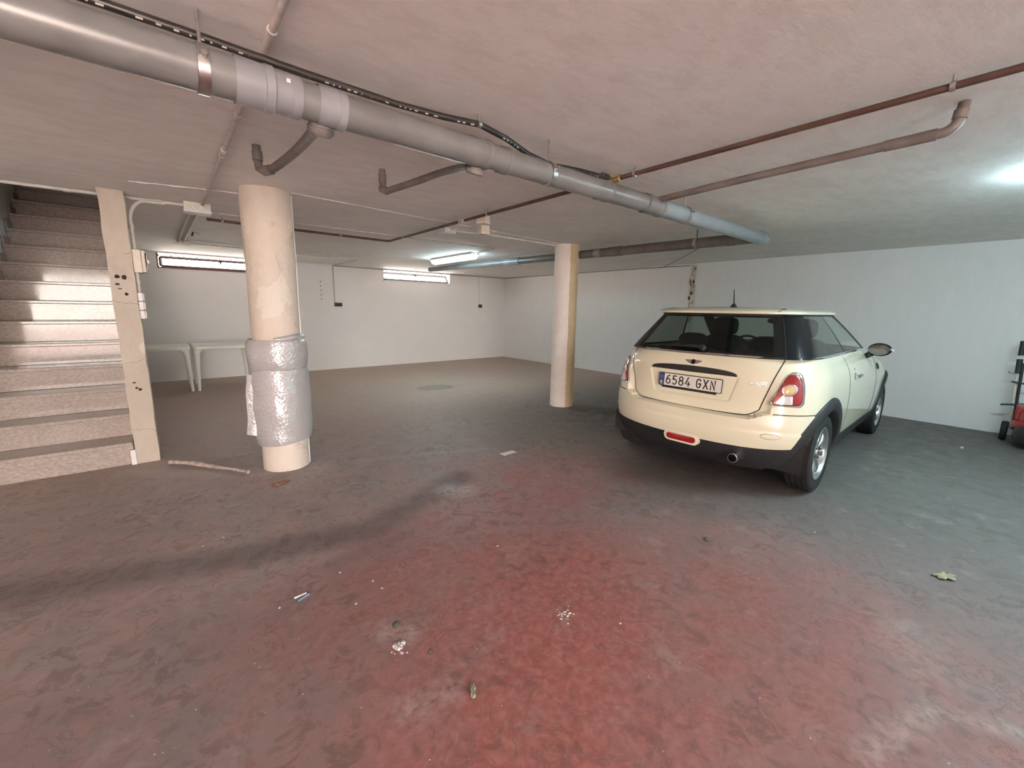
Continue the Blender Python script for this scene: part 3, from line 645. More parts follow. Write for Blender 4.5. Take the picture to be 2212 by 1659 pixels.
for i in range(5):
    o = rebase(MB().lathe([(0, .004), (.009, .004), (.011, 0), (0, 0)], (2.60, YB, 1.86-.09*i), (0, -1, 0), 10).build('wall_plug', 'hole')); tag(o, '%s dark plug hole of the vertical row between wrapped column and conduit' % ('topmost', 'second from the top', 'middle', 'second from the floor', 'lowest')[i], 'plug hole', 'plug holes in the back wall')
# broken black hook on the ceiling
hk = thing('ceiling_hook', (.377, 6.62, HC-.05), 'small broken black hook on the ceiling beside the conduit pair', 'hook')
MB().tube([(.377, 6.62, HC), (.37, 6.60, HC-.03), (.36, 6.57, HC-.05)], .009, 8).build('hook', 'black_plastic', hk); MB().tube([(.40, 6.62, HC-.002), (.44, 6.60, HC-.02)], .004, 6).build('wire_tail', 'grey_wire', hk)

# ------------------------------------------------------------------ fluorescent lamps
def batten(x, y0, y1, label, glow):
    t = thing('fluorescent_lamp', (x, (y0+y1)/2, HC-.1), label, 'lamp', 'ceiling lamps')
    MB().prism([(-.06, 0), (.06, 0), (.088, -.022), (.088, -.034), (-.088, -.034), (-.088, -.022)], y1-y0, (x, y0, HC), (1, 0, 0), (0, 0, 1), (0, 1, 0)).build('housing', 'box_white', t, smooth=0, bevel=.004)
    pr = [(.064, -.034), (.062, -.06), (.046, -.092), (.0, -.10), (-.046, -.092), (-.062, -.06), (-.064, -.034)]
    rows = [[(x+p[0]*.9, y0+.004, HC-.03+(p[1]+.03)*.75) for p in pr], [(x+p[0], y0+.05, HC+p[1]) for p in pr], [(x+p[0], y1-.05, HC+p[1]) for p in pr], [(x+p[0]*.9, y1-.004, HC-.03+(p[1]+.03)*.75) for p in pr]]
    mb = MB().grid(rows); n = len(pr); mb.f.append(tuple(range(n))); mb.f.append(tuple(range(3*n, 4*n))[::-1])
    mb.build('diffuser', glow, t, smooth=35)
    for y in (y0+.25, y1-.25): MB().box(x-.092, y-.012, HC-.045, x+.092, y+.012, HC-.025).build('cover_clip', 'steel', t, smooth=0)
batten(3.86, 5.62, 6.93, 'lit white fluorescent ceiling lamp in front of the back wall window', 'tube_glow_old')
batten(4.15, -1.23, .09, 'lit white fluorescent ceiling lamp over the bare floor beside the parked car', 'tube_glow')

# ------------------------------------------------------------------ plastic tables
def make_table():
    t = thing('plastic_table', (0, 0, 0), 'x', 'table', 'plastic tables by the back wall')
    h, a = .70, .405
    def rr(q, rad=.05, n=5):
        out = []
        for cx0, cy0, s0 in ((q-rad, q-rad, 0), (-q+rad, q-rad, 90), (-q+rad, -q+rad, 180), (q-rad, -q+rad, 270)):
            out += [(cx0+rad*math.cos(R(s0+90*i/n)), cy0+rad*math.sin(R(s0+90*i/n))) for i in range(n+1)]
        return out
    rows = []
    for q, z in ((a-.014, h-.05), (a-.004, h-.046), (a, h-.02), (a-.002, h-.005), (a-.01, h)): rows.append([(x, y, z) for x, y in rr(q)])
    mb = MB().grid(rows, cv=True); n = len(rows[0]); mb.f.append(tuple(range(4*n, 5*n)))
    mb.build('table_top', 'table_plastic', t, local=True, smooth=50)
    for sx_ in (-1, 1):
        for sy_ in (-1, 1):
            rows = []
            for z, hw, off in ((0, .019, .0), (.30, .026, .010), (.52, .034, .018), (.60, .042, .024), (.635, .066, .045), (.652, .10, .075)):
                cx0, cy0 = sx_*(a-.03-off), sy_*(a-.03-off)
                rows.append([(cx0+hw*math.cos(q), cy0+hw*math.sin(q), z) for q in np.linspace(0, 2*math.pi, 17)[:-1]])
            mb = MB().grid(rows, cv=True); mb.f.append(tuple(range(16)))
            mb.build('leg', 'table_plastic', t, local=True, smooth=60)
    return t
ta = make_table(); ta.location = (-.135, 8.54, 0); ta['label'] = 'white plastic table partly behind the stair pillar'
tb = ta.copy(); COL.objects.link(tb); tb.location = (.70, 8.54, 0); tb['label'] = 'white plastic table between the pillar and the wrapped column'
for ch in list(ta.children):
    c = ch.copy(); COL.objects.link(c); c.parent = tb

# ------------------------------------------------------------------ things on the floor
tw = MB(); p0, p1 = np.array(atz(368, 1004)), np.array(atz(541, 1024)); pts = []
for i in range(15):
    t = i/14; p = p0+(p1-p0)*t; pts.append((p[0]+.018*math.sin(4*t), p[1]+.05*math.sin(2.6*t+.2)*(1-t), .020+.004*math.sin(9*t)))
tag(rebase(tw.tube(pts, [.017+.004*math.sin(13*i)+random.uniform(-.003, .003) for i in range(15)], 9).build('branch', 'bark', smooth=70)), 'dry bare tree branch lying on the floor by the pillar', 'branch')
def leaf(u, v, size, ang, mat, label, lobes=5, aspect=.6):
    c = atz(u, v); rim = []
    n = 40
    for i in range(n):
        a = 2*math.pi*i/n; r = size*(.55+.45*abs(math.cos(a*lobes/2)))*(1 if abs(a-math.pi) > .3 else 1.1)
        x, y = r*math.cos(a), r*aspect*math.sin(a); rim.append((x*math.cos(ang)-y*math.sin(ang), x*math.sin(ang)+y*math.cos(ang)))
    mb = MB(); vs = [(c[0], c[1], .006)]+[(c[0]+x*.5, c[1]+y*.5, .010+.004*math.sin(i)) for i, (x, y) in enumerate(rim)]+[(c[0]+x, c[1]+y, .004+.008*abs(math.sin(i*.7))) for i, (x, y) in enumerate(rim)]
    fs = [(0, 1+i, 1+(i+1) % n) for i in range(n)]+[(1+i, 1+n+i, 1+n+(i+1) % n, 1+(i+1) % n) for i in range(n)]
    mb.add(vs, fs); o = mb.build('leaf', mat, smooth=70); so_ = o.modifiers.new('thick', 'SOLIDIFY'); so_.thickness = .0012
    return tag(rebase(o), label, 'leaf')
leaf(607, 1045, .075, R(10), 'leaf_brown', 'curled brown dry leaf on the floor in front of the wrapped column', 5, .45)
leaf(2040, 1247, .062, R(-35), 'leaf_green', 'pale green withered leaf on the grey floor right of the car')
leaf(1022, 1496, .03, R(60), 'leaf_green', 'small pale leaf fragment on the red floor', 2, .5)
leaf(862, 1398, .03, R(10), 'paint_flake', 'crumpled white flake on a pale stain of the red floor', 3, .8)
c = atz(1098, 980); mb = MB()
vs = []
for i in range(6):
    for j in range(4): vs.append((c[0]-.08+.032*i, c[1]-.035+.024*j, .004+.006*random.random()))
mb.add(vs, [(i*4+j, (i+1)*4+j, (i+1)*4+j+1, i*4+j+1) for i in range(5) for j in range(3)])
o = mb.build('paper_scrap', 'paper', smooth=0); o.modifiers.new('thick', 'SOLIDIFY').thickness = .001; o.data.transform(Matrix.Translation((0, 0, 0)))
tag(rebase(o), 'flat white paper scrap on the floor near the slim column', 'paper')
for (u0, v0, u1, v1, mt, lb) in ((636, 1294, 662, 1283, 'paper', 'thin white plastic stick on the red floor'), (645, 1300, 668, 1285, 'blue_plastic', 'thin blue plastic stick on the red floor')):
    a, b = atz(u0, v0), atz(u1, v1)
    tag(rebase(MB().tube([(a[0], a[1], .005), (b[0], b[1], .005)], .004, 8).build('plastic_stick', mt)), lb, 'stick')
for u, v, s_, lb in ((856, 1352, .018, 'dark pebble on a pale stain of the red floor'), (1525, 1167, .016, 'dark pebble on the floor behind the car'), (930, 1409, .010, 'small black pebble on the red floor')):
    c = atz(u, v); mb = MB(); prof = [(0, -.4), (.7, -.3), (1, 0), (.75, .35), (0, .5)]
    mb.lathe([(r_*s_, h_*s_+.4*s_) for r_, h_ in prof], c, (0, 0, 1), 10); tag(rebase(mb.build('pebble', 'stone', smooth=60)), lb, 'pebble')
mb = MB()     # uncountable crumbs of paint and grit
def crumb(u, v, s_):
    c = atz(u, v); n = 5; a0 = random.random()*6
    lo = [(c[0]+s_*math.cos(a0+i*1.257)*random.uniform(.6, 1.2), c[1]+s_*math.sin(a0+i*1.257)*random.uniform(.6, 1.2), .0005) for i in range(n)]
    mb.add(lo+[(c[0], c[1], s_*.5)], [(i, (i+1) % n, n) for i in range(n)]+[tuple(range(n))[::-1]])
for _ in range(22): crumb(1222+random.gauss(0, 9), 1330+random.gauss(0, 7), random.uniform(.003, .009))
for _ in range(14): crumb(868+random.gauss(0, 9), 1405+random.gauss(0, 8), random.uniform(.002, .006))
for _ in range(110): crumb(random.uniform(60, 2150), random.uniform(1080, 1650), random.uniform(.001, .0032))
for u, v in ((482, 1161), (438, 1180), (735, 1237), (805, 1255), (825, 1271), (768, 1305), (604, 1313), (1340, 1347), (1760, 1150), (1075, 1180)): crumb(u, v, .008)
tag(mb.build('grit', 'paint_flake', smooth=0), 'pale grit and paint crumbs scattered over the red floor', 'grit', kind='stuff')
c = atz(2078, 967); tag(rebase(MB().box(c[0]-.03, c[1]-.012, .0, c[0]+.03, c[1]+.012, .004).build('paper_scrap', 'paper', smooth=0)), 'tiny white paper scrap on the grey floor near the mower', 'paper')
# ------------------------------------------------------------------ lawn mower at the right edge
lm = thing('lawn_mower', (6.95, -.33, 0), 'red lawn mower with upright black handles standing against the white wall', 'lawn mower')
def wheel_s(x, y, r, wd):
    wh = MB().lathe([(r*.45, -wd/2), (r*.9, -wd/2), (r, -wd*.3), (r, wd*.3), (r*.9, wd/2), (r*.45, wd/2)], (x, y, r), (0, 1, 0), 28).build('wheel', 'rubber', lm)
    MB().lathe([(0, -wd*.4), (r*.5, -wd*.35), (r*.62, -wd*.5), (r*.62, wd*.5), (r*.5, wd*.35), (0, wd*.4)], (x, y, r), (0, 1, 0), 20).build('wheel_hub', 'steel', wh)
for x, y in ((7.17, -.03), (6.70, -.25), (7.17, -.62), (6.70, -.56)): wheel_s(x, y, .105, .055)
dk = []
for z, s_ in ((.08, 1.0), (.10, 1.02), (.20, 1.0), (.24, .93), (.26, .6)):
    dk.append([(6.96+.29*s_*(abs(math.cos(a))**.6)*math.copysign(1, math.cos(a)), -.33+.235*s_*(abs(math.sin(a))**.6)*math.copysign(1, math.sin(a)), z) for a in np.linspace(0, 2*math.pi, 41)[:-1]])
mbk = MB().grid(dk, cv=True); mbk.f.append(tuple(range(4*40, 5*40))); mbk.build('deck', 'dark_metal', lm, smooth=40)
MB().lathe([(.16, .24), (.19, .26), (.19, .34), (.17, .40), (.10, .43), (0, .43)], (6.96, -.30, 0), (0, 0, 1), 28).build('engine_cover', 'mower_red', lm)
MB().lathe([(.235, .20), (.24, .22), (.22, .27), (.17, .285)], (6.96, -.30, 0), (0, 0, 1), 28).build('deck_shroud', 'mower_red', lm)
MB().box(6.95, -.14, .27, 7.15, -.08, .42).build('fuel_tank', 'mower_red', lm, bevel=.012)
for y in (-.085, -.55):
    MB().tube([(7.23, y+.012, .12), (7.25, y+.040, .52), (7.26, y+.052, .80)], .012, 10).build('handle_bar', 'box_cream', lm)
    MB().tube([(7.225, y-.012, .12), (7.245, y+.012, .5), (7.265, y+.026, .86)], .013, 10).build('handle_tube', 'black_plastic', lm)
    MB().tube([(7.255, y+.048, .74), (7.272, y+.055, .90)], .024, 12).build('grip', 'black_plastic', lm)
    MB().tube([(7.274, y+.056, .94), (7.29, y+.060, 1.10)], .022, 12).build('grip', 'black_plastic', lm)
MB().tube([(7.20, .035, .385), (7.22, -.06, .40), (7.22, -.30, .45), (7.22, -.60, .44)], .010, 8).build('cross_bar', 'black_plastic', lm)
MB().tube([(7.22, -.005, .652), (7.22, -.08, .64), (7.22, -.6, .62)], .009, 8).build('cross_bar', 'black_plastic', lm)
MB().tube([(7.22, .03, .765), (7.22, .025, .745), (7.235, -.04, .745)], .005, 6).build('cable_hook', 'grey_wire', lm)
# ------------------------------------------------------------------ the car (x forward from the rear bumper, y left, z up)
CAR = thing('car', (3.145, 1.641, 0), 'cream three-door hatchback with black trim parked nose to the white wall', 'car', rz=.0306)
def cb(mb, name, mat, parent=None, **kw): return mb.build(name, mat, parent or CAR, local=True, **kw)
def mono(X, Y):
    X, Y = np.array(X, float), np.array(Y, float); h = np.diff(X); d = np.diff(Y)/h; m = np.zeros(len(X))
    m[0], m[-1] = d[0], d[-1]
    for i in range(1, len(X)-1): m[i] = 0 if d[i-1]*d[i] <= 0 else 3*(h[i-1]+h[i])/((2*h[i]+h[i-1])/d[i-1]+(h[i]+2*h[i-1])/d[i])
    def fn(x):
        x = np.clip(np.asarray(x, float), X[0], X[-1]); i = np.clip(np.searchsorted(X, x)-1, 0, len(X)-2); t = (x-X[i])/h[i]
        return (2*t**3-3*t**2+1)*Y[i]+(t**3-2*t**2+t)*h[i]*m[i]+(-2*t**3+3*t**2)*Y[i+1]+(t**3-t**2)*h[i]*m[i+1]
    return fn
KZ = [.18, .24, .30, .38, .46, .54, .62, .70, .78, .86, .92, .97, 1.0, 1.03]
fXR = mono(KZ, [.15, .09, .05, .018, .004, .004, .014, .030, .045, .062, .076, .092, .106, .126])
fW = mono(KZ, [.74, .775, .80, .822, .832, .838, .840, .840, .836, .826, .808, .785, .768, .745])
fXF = mono(KZ, [3.55, 3.62, 3.66, 3.69, 3.695, 3.69, 3.68, 3.66, 3.62, 3.52, 3.30, 3.02, 2.84, 2.68])
RR, NR, RF, NF = .62, 3.0, .80, 2.5
def arcmap(n, e):
    th = np.linspace(0, math.pi/2, 4000); y = np.sin(th)**(2/e); x = (1-np.cos(th)**(2/e))*.74
    L = np.concatenate([[0], np.cumsum(np.hypot(np.diff(x), np.diff(y)))]); L /= L[-1]
    return lambda s: np.interp(s, L, th)
mapR, mapF = arcmap(0, NR), arcmap(0, NF)
def taper(x, z): return 1-.075*np.clip((x-1.4)/1.3, 0, 1)**2*np.clip((z-.70)/.3, 0, 1)
def zb(y): return .600+.048*S(np.abs(y), .44, .56)
def inset(y, z):
    y = np.abs(y); return .052*S(z, zb(y)-.008, zb(y)+.004)*(1-S(z, .64, .98))*(1-S(y, .54, .60))
def loop_pt(s, z, xr, xf, w_, rr, rf, mR, mF, nr, nf, body=True):
    a = abs(s); sg = 1 if s >= 0 else -1
    if a <= 1:
        th = float(mR(a)); y = w_*math.sin(th)**(2/nr); x = xr+rr*(1-max(math.cos(th), 0)**(2/nr))
        if body: x += float(inset(y, z))
    elif a <= 2: x = xr+rr+(a-1)*(xf-rf-xr-rr); y = w_
    else:
        th = float(mF(3-a)); y = w_*math.sin(th)**(2/nf); x = xf-rf+rf*max(math.cos(th), 0)**(2/nf)
    if body: y *= float(taper(x, z))
    return (x, sg*y, z)
def bpt(s, z): return loop_pt(s, z, float(fXR(z)), float(fXF(z)), float(fW(z)), RR, RF, mapR, mapF, NR, NF)
def rear_x(y, z):
    w_ = fW(z); q = np.clip(np.abs(y)/w_, 0, .9995); return fXR(z)+RR*(1-(1-q**NR)**(1/NR))+inset(y, z)
def side_y(x, z):
    xr, xf, w_ = fXR(z), fXF(z), fW(z); d = np.clip((x-xr)/RR, 0, 1); e = np.clip((xf-x)/RF, 0, 1)
    return w_*(1-(1-d)**NR)**(1/NR)*(1-(1-e)**NF)**(1/NF)*taper(x, z)
def nrm(fn, s, z, e=1e-3):
    a = np.array(fn(s+e, z))-np.array(fn(s-e, z)); b = np.array(fn(s, z+e))-np.array(fn(s, z-e)); n = np.cross(a, b)
    L = np.linalg.norm(n); n = n/L if L > 0 else np.array([-1, 0, 0])
    c = np.array(fn(s, z))-np.array([1.7, 0, .6]); return n if n@(c*np.array([1, 1, .2])) > 0 else -n
# main shell on a (perimeter, height) grid; wheel openings left out
ss = np.concatenate([np.linspace(0, 1, 34)[:-1], np.linspace(1, 2, 72)[:-1], np.linspace(2, 3, 22)])
ss = np.concatenate([-ss[::-1][:-1], ss])
zl = np.concatenate([np.linspace(.18, .36, 9)[:-1], np.linspace(.36, .41, 4)[:-1], np.linspace(.41, .59, 9)[:-1], np.linspace(.59, .66, 9)[:-1], np.linspace(.66, 1.03, 16)])
def bend(s, z): return z-.040*max(0, 1-(abs(s)/.80)**2)*math.exp(-((z-.41)/.07)**2) if abs(s) < .8 else z
grid = [[bpt(s, bend(s, z)) for s in ss] for z in zl]
WX = (.61, 3.08); WZ_, WR = .302, .302
parts = {'body_shell': MB(), 'rear_valance': MB(), 'sill': MB()}
quads = {k_: [] for k_ in parts}
for i in range(len(zl)-1):
    for j in range(len(ss)-1):
        q = [grid[i][j], grid[i][j+1], grid[i+1][j+1], grid[i+1][j]]; c = np.mean(q, axis=0)
        if any(math.hypot(c[0]-x, c[2]-WZ_) < .385 for x in WX) and abs(c[1]) > .4: continue
        zc = (zl[i]+zl[i+1])/2; sc_ = abs((ss[j]+ss[j+1])/2)
        key = 'rear_valance' if (zc < .41 and sc_ < 1.0) else ('sill' if zc < .36 else 'body_shell')
        quads[key].append((i*len(ss)+j, i*len(ss)+j+1, (i+1)*len(ss)+j+1, (i+1)*len(ss)+j))
flat = [p for row in grid for p in row]
for key, fs in quads.items():
    used = sorted({i for f_ in fs for i in f_}); mp_ = {v: i for i, v in enumerate(used)}
    parts[key].add([flat[i] for i in used], [tuple(mp_[i] for i in f_) for f_ in fs])
    cb(parts[key], key, 'car_paint' if key == 'body_shell' else 'trim_black', smooth=50)
cb(MB().box(.35, -.62, .20, 3.4, .62, .24), 'underbody', 'trim_black', smooth=0)
cb(MB().box(.30, -.66, .44, 2.75, .66, .50), 'cabin_floor', 'seat_cloth', smooth=0)

def ring_patch(outline, surf, offs, mat, name, rings, parent=None, inner=0.0, centre=None):
    """patch that follows the body: rings from the outline towards the centroid; offs(rho) is the outward offset"""
    O_ = np.array(outline); c = np.array(centre) if centre is not None else O_.mean(0); rows = []
    for rho in rings:
        rows.append([surf(c[0]+(p[0]-c[0])*rho, c[1]+(p[1]-c[1])*rho, offs(rho)) for p in O_])
    mb = MB().grid(rows, cv=True)
    if rings[-1] < .02: pass
    return cb(mb, name, mat, parent, smooth=50)
def srf_rear(y, z, o): return (float(rear_x(y, z))-o, y, z)
def round_poly(P, r, n=5):
    P = [np.array(p, float) for p in P]; out = []; m = len(P)
    for i in range(m):
        a, b, c = P[i-1], P[i], P[(i+1) % m]; u = (a-b)/np.linalg.norm(a-b); v = (c-b)/np.linalg.norm(c-b)
        ri = r[i] if hasattr(r, '__len__') else r
        for j in range(n+1):
            t = j/n; out.append(tuple((1-t)**2*(b+u*ri)+2*t*(1-t)*b+t*t*(b+v*ri)))
    return out
def dense(P, n=4):
    out = []
    for i in range(len(P)):
        a, b = np.array(P[i]), np.array(P[(i+1) % len(P)])
        out += [tuple(a+(b-a)*j/n) for j in range(n)]
    return out
# tailgate panel with the number plate recess
def yg(z): return .500+.100*S(z, .60, 1.03)*.5+.05*(z-.60)/.43
def gate_pt(u, v, o):
    a = abs(u); y0_ = u*.5; zlo = float(zb(min(a*.5, .5)))*0+.604+.010*a*a+.05*max(0, (a-.82)/.18)**2
    z = zlo+v*(1.022-zlo); y = u*float(yg(z))
    rec = (1-S(abs(y), .285+(z-.70)*.28, .315+(z-.70)*.28))*S(z, .685, .71)*(1-S(z, .878, .886))
    return (float(rear_x(y, z))-o+.020*float(rec), y, z)
U = np.concatenate([[-1], np.linspace(-.992, .992, 96), [1]]); V = np.concatenate([[0], np.linspace(.012, 1, 46)])
rows = [[gate_pt(u, v, .007 if 0 < i and 0 < j < len(U)-1 else -.02) for j, u in enumerate(U)] for i, v in enumerate(V)]
gate = cb(MB().grid(rows), 'tailgate', 'car_paint', smooth=40)
sm = [gate_pt(-1, v, .001) for v in np.linspace(1, 0, 30)]+[gate_pt(u, 0, .001) for u in np.linspace(-1, 1, 60)][1:-1]+[gate_pt(1, v, .001) for v in np.linspace(0, 1, 30)]
cb(MB().tube(sm, .0045, 6), 'tailgate_gap', 'seam')
# rear bumper
def bump_pt(s, v, o):
    p = bpt(s, .5); zt_ = .598+.046*float(S(abs(p[1]), .46, .57)); z0_ = bend(s, .41)+.002
    z = z0_+v*(zt_-z0_); q = np.array(bpt(s, z)); q[2] = z; n = nrm(bpt, s, z)
    oo = o if o < 0 else o+.004*float(1-S(z, .505, .515))
    return tuple(q+n*oo)
SB = np.linspace(-1.03, 1.03, 90); VB = np.concatenate([[0], np.linspace(.02, .97, 22), [1]])
rows = [[bump_pt(s, v, .006 if 0 < i < len(VB)-1 else -.012) for s in SB] for i, v in enumerate(VB)]
bmb = MB().grid(rows)
bmb.f = [f_ for f_ in bmb.f if math.hypot(np.mean([bmb.v[i][0] for i in f_])-WX[0], np.mean([bmb.v[i][2] for i in f_])-WZ_) > .405]
bumper = cb(bmb, 'rear_bumper', 'car_paint', smooth=40)
for sg in (-1, 1):
    cb(MB().tube([tuple(np.array(bpt(s, .647))+nrm(bpt, s, .647)*.0012) for s in np.linspace(.50, .97, 26)*sg], .0035, 6), 'bumper_gap', 'seam', bumper)
ov = [(-.61+.055*math.cos(a), .487+.02*math.sin(a)) for a in np.linspace(0, 2*math.pi, 25)[:-1]]
cb(MB().tube([srf_rear(y, z, .0105) for y, z in ov], .0016, 6, closed=True), 'tow_eye_cover', 'seam', bumper)
# rear fog lamp in its cream surround
def stadium(hl, hh, cy=0., cz=0., n=12):
    return [(cy+(hl-hh)+hh*math.cos(a), cz+hh*math.sin(a)) for a in np.linspace(-math.pi/2, math.pi/2, n)]+[(cy-(hl-hh)+hh*math.cos(a), cz+hh*math.sin(a)) for a in np.linspace(math.pi/2, 1.5*math.pi, n)]
def flat_rear(x0): return lambda y, z, o: (x0+.25*y*y-o, y, z)
ring_patch(stadium(.150, .044, 0, .352), flat_rear(.012), lambda r_: -.03 if r_ > .99 else .012, 'car_paint', 'fog_surround', [1.0, .985, .9, .5, .0], bumper)
fg = ring_patch(stadium(.126, .025, 0, .350), flat_rear(.012), lambda r_: .0 if r_ > .99 else .020+.004*(1-r_), 'lamp_red', 'fog_lamp', [1.0, .95, .7, .4, .0], bumper)
# tail lamps
for sg, nm in ((-1, 'r'), (1, 'l')):
    P = [(.572, .708), (.600, .80), (.640, .940), (.675, .952), (.712, .935), (.742, .84), (.752, .720), (.735, .700)]
    ol = dense(round_poly([(sg*y, z) for y, z in P], [.022, .03, .03, .02, .03, .04, .022, .012]), 2)
    bz = ring_patch(ol, srf_rear, lambda r_: {1.0: -.006, .97: .012, .93: .016, .88: .012, .85: -.004}[r_], 'chrome', 'tail_lamp', [1.0, .97, .93, .88, .85])
    ring_patch(ol, srf_rear, lambda r_: .004 if r_ > .87 else .013+.008*(1-r_), 'lamp_red', 'lamp_lens', [.875, .84, .7, .5, .3, .1, .0], bz)
    cc = [(sg*.672+.040*math.cos(a), .826+.042*math.sin(a)) for a in np.linspace(0, 2*math.pi, 25)[:-1]]
    rg = ring_patch(cc, srf_rear, lambda r_: .010 if r_ > .99 else .024, 'chrome', 'lamp_ring', [1.0, .95, .82, .80], bz)
    ring_patch(cc, srf_rear, lambda r_: .017+.012*(1-r_*r_), 'amber', 'indicator_lens', [.86, .6, .3, .0], bz)
    rv = round_poly([(sg*.650, .785), (sg*.695, .785), (sg*.700, .722), (sg*.630, .722)], .008)
    ring_patch(rv, srf_rear, lambda r_: .008 if r_ > .99 else .0215, 'lamp_clear', 'reverse_lens', [1.0, .94, .5, .0], bz)
# dark grip strip, number plate, badges on the tailgate
gr = [(-.352, .886), (.352, .886)]+[(.352*math.cos(a), .886+.050*math.sin(a)**.62) for a in np.linspace(.06, math.pi-.06, 40)]
gx = lambda y, z, o: (float(rear_x(y, z))-.007-o, y, z)
ring_patch(dense(gr, 2), gx, lambda r_: -.01 if r_ > .99 else .006, 'black_plastic', 'tailgate_grip', [1.0, .98, .7, .35, .0], gate, centre=(0, .908))
PX, PZ0 = .066, .800
tiltv = np.array([.05, 0, 1.0]); tiltv /= np.linalg.norm(tiltv); outv = np.array([-1, 0, .05]); outv /= np.linalg.norm(outv)
def pl_pt(y, z, o): return tuple(np.array([PX, 0, PZ0])+np.array([0, -y, 0])+tiltv*z+outv*o)     # y to the right as read
def plate_prism(poly, d, o0, name, mat, parent, **kw):
    n = len(poly); a = [pl_pt(p[0], p[1], o0) for p in poly]; b = [pl_pt(p[0], p[1], o0+d) for p in poly]
    return cb(MB().add(a+b, [tuple(range(n)), tuple(range(n, 2*n))]+[(i, (i+1) % n, n+(i+1) % n, n+i) for i in range(n)]), name, mat, parent, smooth=0, **kw)
cb(MB().box(PX-.001, -.215, PZ0-.071, PX+.03, .235, PZ0-.04), 'plate_holder', 'black_plastic', gate, smooth=0, bevel=.003)
plate = plate_prism(round_poly([(-.26, -.055), (.26, -.055), (.26, .055), (-.26, .055)], .012), .004, 0, 'number_plate', 'plate_ink', gate)
plate_prism(round_poly([(-.2545, -.0495), (.2545, -.0495), (.2545, .0495), (-.2545, .0495)], .009), .0012, .004, 'plate_face', 'plate_white', plate)
plate_prism(round_poly([(-.257, -.052), (-.212, -.052), (-.212, .052), (-.257, .052)], .004), .0008, .0052, 'country_band', 'plate_blue', plate)
for i in range(12):
    a = i*math.pi/6; plate_prism([(-.2345+.012*math.cos(a)+.0016*math.cos(b_), .020+.012*math.sin(a)+.0016*math.sin(b_)) for b_ in np.linspace(0, 5.03, 5)], .0004, .006, 'star', 'amber', plate)
def stroke(paths, wd, o0, name, mat, parent, place):
    """letter built of flat strokes"""
    mb = MB()
    for pth in paths:
        P = [np.array(p, float) for p in pth]; L, Rr = [], []
        for i in range(len(P)):
            a = P[max(i-1, 0)]; b = P[min(i+1, len(P)-1)]; d = (b-a)/np.linalg.norm(b-a); nn = np.array([-d[1], d[0]])
            k_ = 1.0
            if 0 < i < len(P)-1:
                d1 = (P[i]-P[i-1])/np.linalg.norm(P[i]-P[i-1]); k_ = 1/max(.5, abs(d1@d))
            e = d*wd*.5 if i == len(P)-1 else (-d*wd*.5 if i == 0 else 0)
            L.append(P[i]+nn*wd/2*k_+e); Rr.append(P[i]-nn*wd/2*k_+e)
        rows = [[place(*p, o0) for p in L], [place(*p, o0+.0012) for p in L], [place(*p, o0+.0012) for p in Rr], [place(*p, o0) for p in Rr]]
        mb.grid(rows, cu=True)
    return cb(mb, name, mat, parent, smooth=0)
def ell(cx_, cy_, rx, ry, a0, a1, n=18): return [(cx_+rx*math.cos(R(a0+(a1-a0)*i/n)), cy_+ry*math.sin(R(a0+(a1-a0)*i/n))) for i in range(n+1)]
GL = {'6': [ell(.5, .30, .42, .30, 0, 360, 26), [(.10, .36), (.16, .58), (.30, .80), (.55, .97), (.78, 1.0)]],
 '5': [[(.84, 1.0), (.22, 1.0), (.17, .56)], [(.17, .56), (.35, .63)]+ell(.47, .315, .42, .315, 75, -140, 22)],
 '8': [ell(.5, .76, .36, .24, 0, 360, 24), ell(.5, .27, .43, .27, 0, 360, 26)],
 '4': [[(.58, 1.0), (.08, .24), (.95, .24)], [(.70, .46), (.70, 0.0)]],
 'G': [ell(.5, .68, .40, .32, 25, 180, 14)+ell(.5, .32, .40, .32, 180, 360, 14)[0:]+[(.90, .46), (.55, .46)]],
 'X': [[(.08, 1.0), (.92, 0)], [(.92, 1.0), (.08, 0)]],
 'N': [[(.10, 0), (.10, 1.0), (.90, 0), (.90, 1.0)]],
 'E': [[(.9, 1.0), (.1, 1.0), (.1, 0), (.9, 0)], [(.1, .5), (.75, .5)]],
 'O': [ell(.5, .5, .46, .5, 0, 360, 26)]}
ch_h, ch_w = .068, .039
xs_ = -.196
for ch in '6584 GXN':
    if ch == ' ': xs_ += .034; continue
    stroke([[(xs_+p[0]*ch_w, -.034+p[1]*ch_h) for p in pth] for pth in GL[ch]], .0092, .0053, 'plate_character', 'plate_ink', plate, pl_pt); xs_ += ch_w+.0165
stroke([[(-.243+p[0]*.017, -.040+p[1]*.022) for p in pth] for pth in GL['E']], .0045, .0061, 'country_letter', 'plate_white', plate, pl_pt)
def gate_place(y, z, o): return (float(rear_x(-y, z))-.0075-o, -y, z)
xs_ = .424
for ch in 'ONE':
    wd_ = .036 if ch != 'E' else .030
    stroke([[(xs_+p[0]*wd_+p[1]*.004, .838+p[1]*.026) for p in pth] for pth in GL[ch]], .0055, .0, 'badge_letter', 'chrome', gate, gate_place); xs_ += wd_+.006
for sg in (-1, 1):
    wing = [(sg*y-.012, z) for y, z in ((.012, .982), (.070, .978), (.055, .966), (.048, .963), (.038, .956), (.012, .950))]
    n = len(wing); a = [gate_place(-y, z, 0) for y, z in wing]; b = [gate_place(-y, z, .004) for y, z in wing]
    cb(MB().add(a+b, [tuple(range(n)), tuple(range(n, 2*n))]+[(i, (i+1) % n, n+(i+1) % n, n+i) for i in range(n)]), 'emblem_wing', 'chrome', gate, smooth=0)
cc = [(-.012+.0215*math.cos(a), .966+.0215*math.sin(a)) for a in np.linspace(0, 2*math.pi, 25)[:-1]]
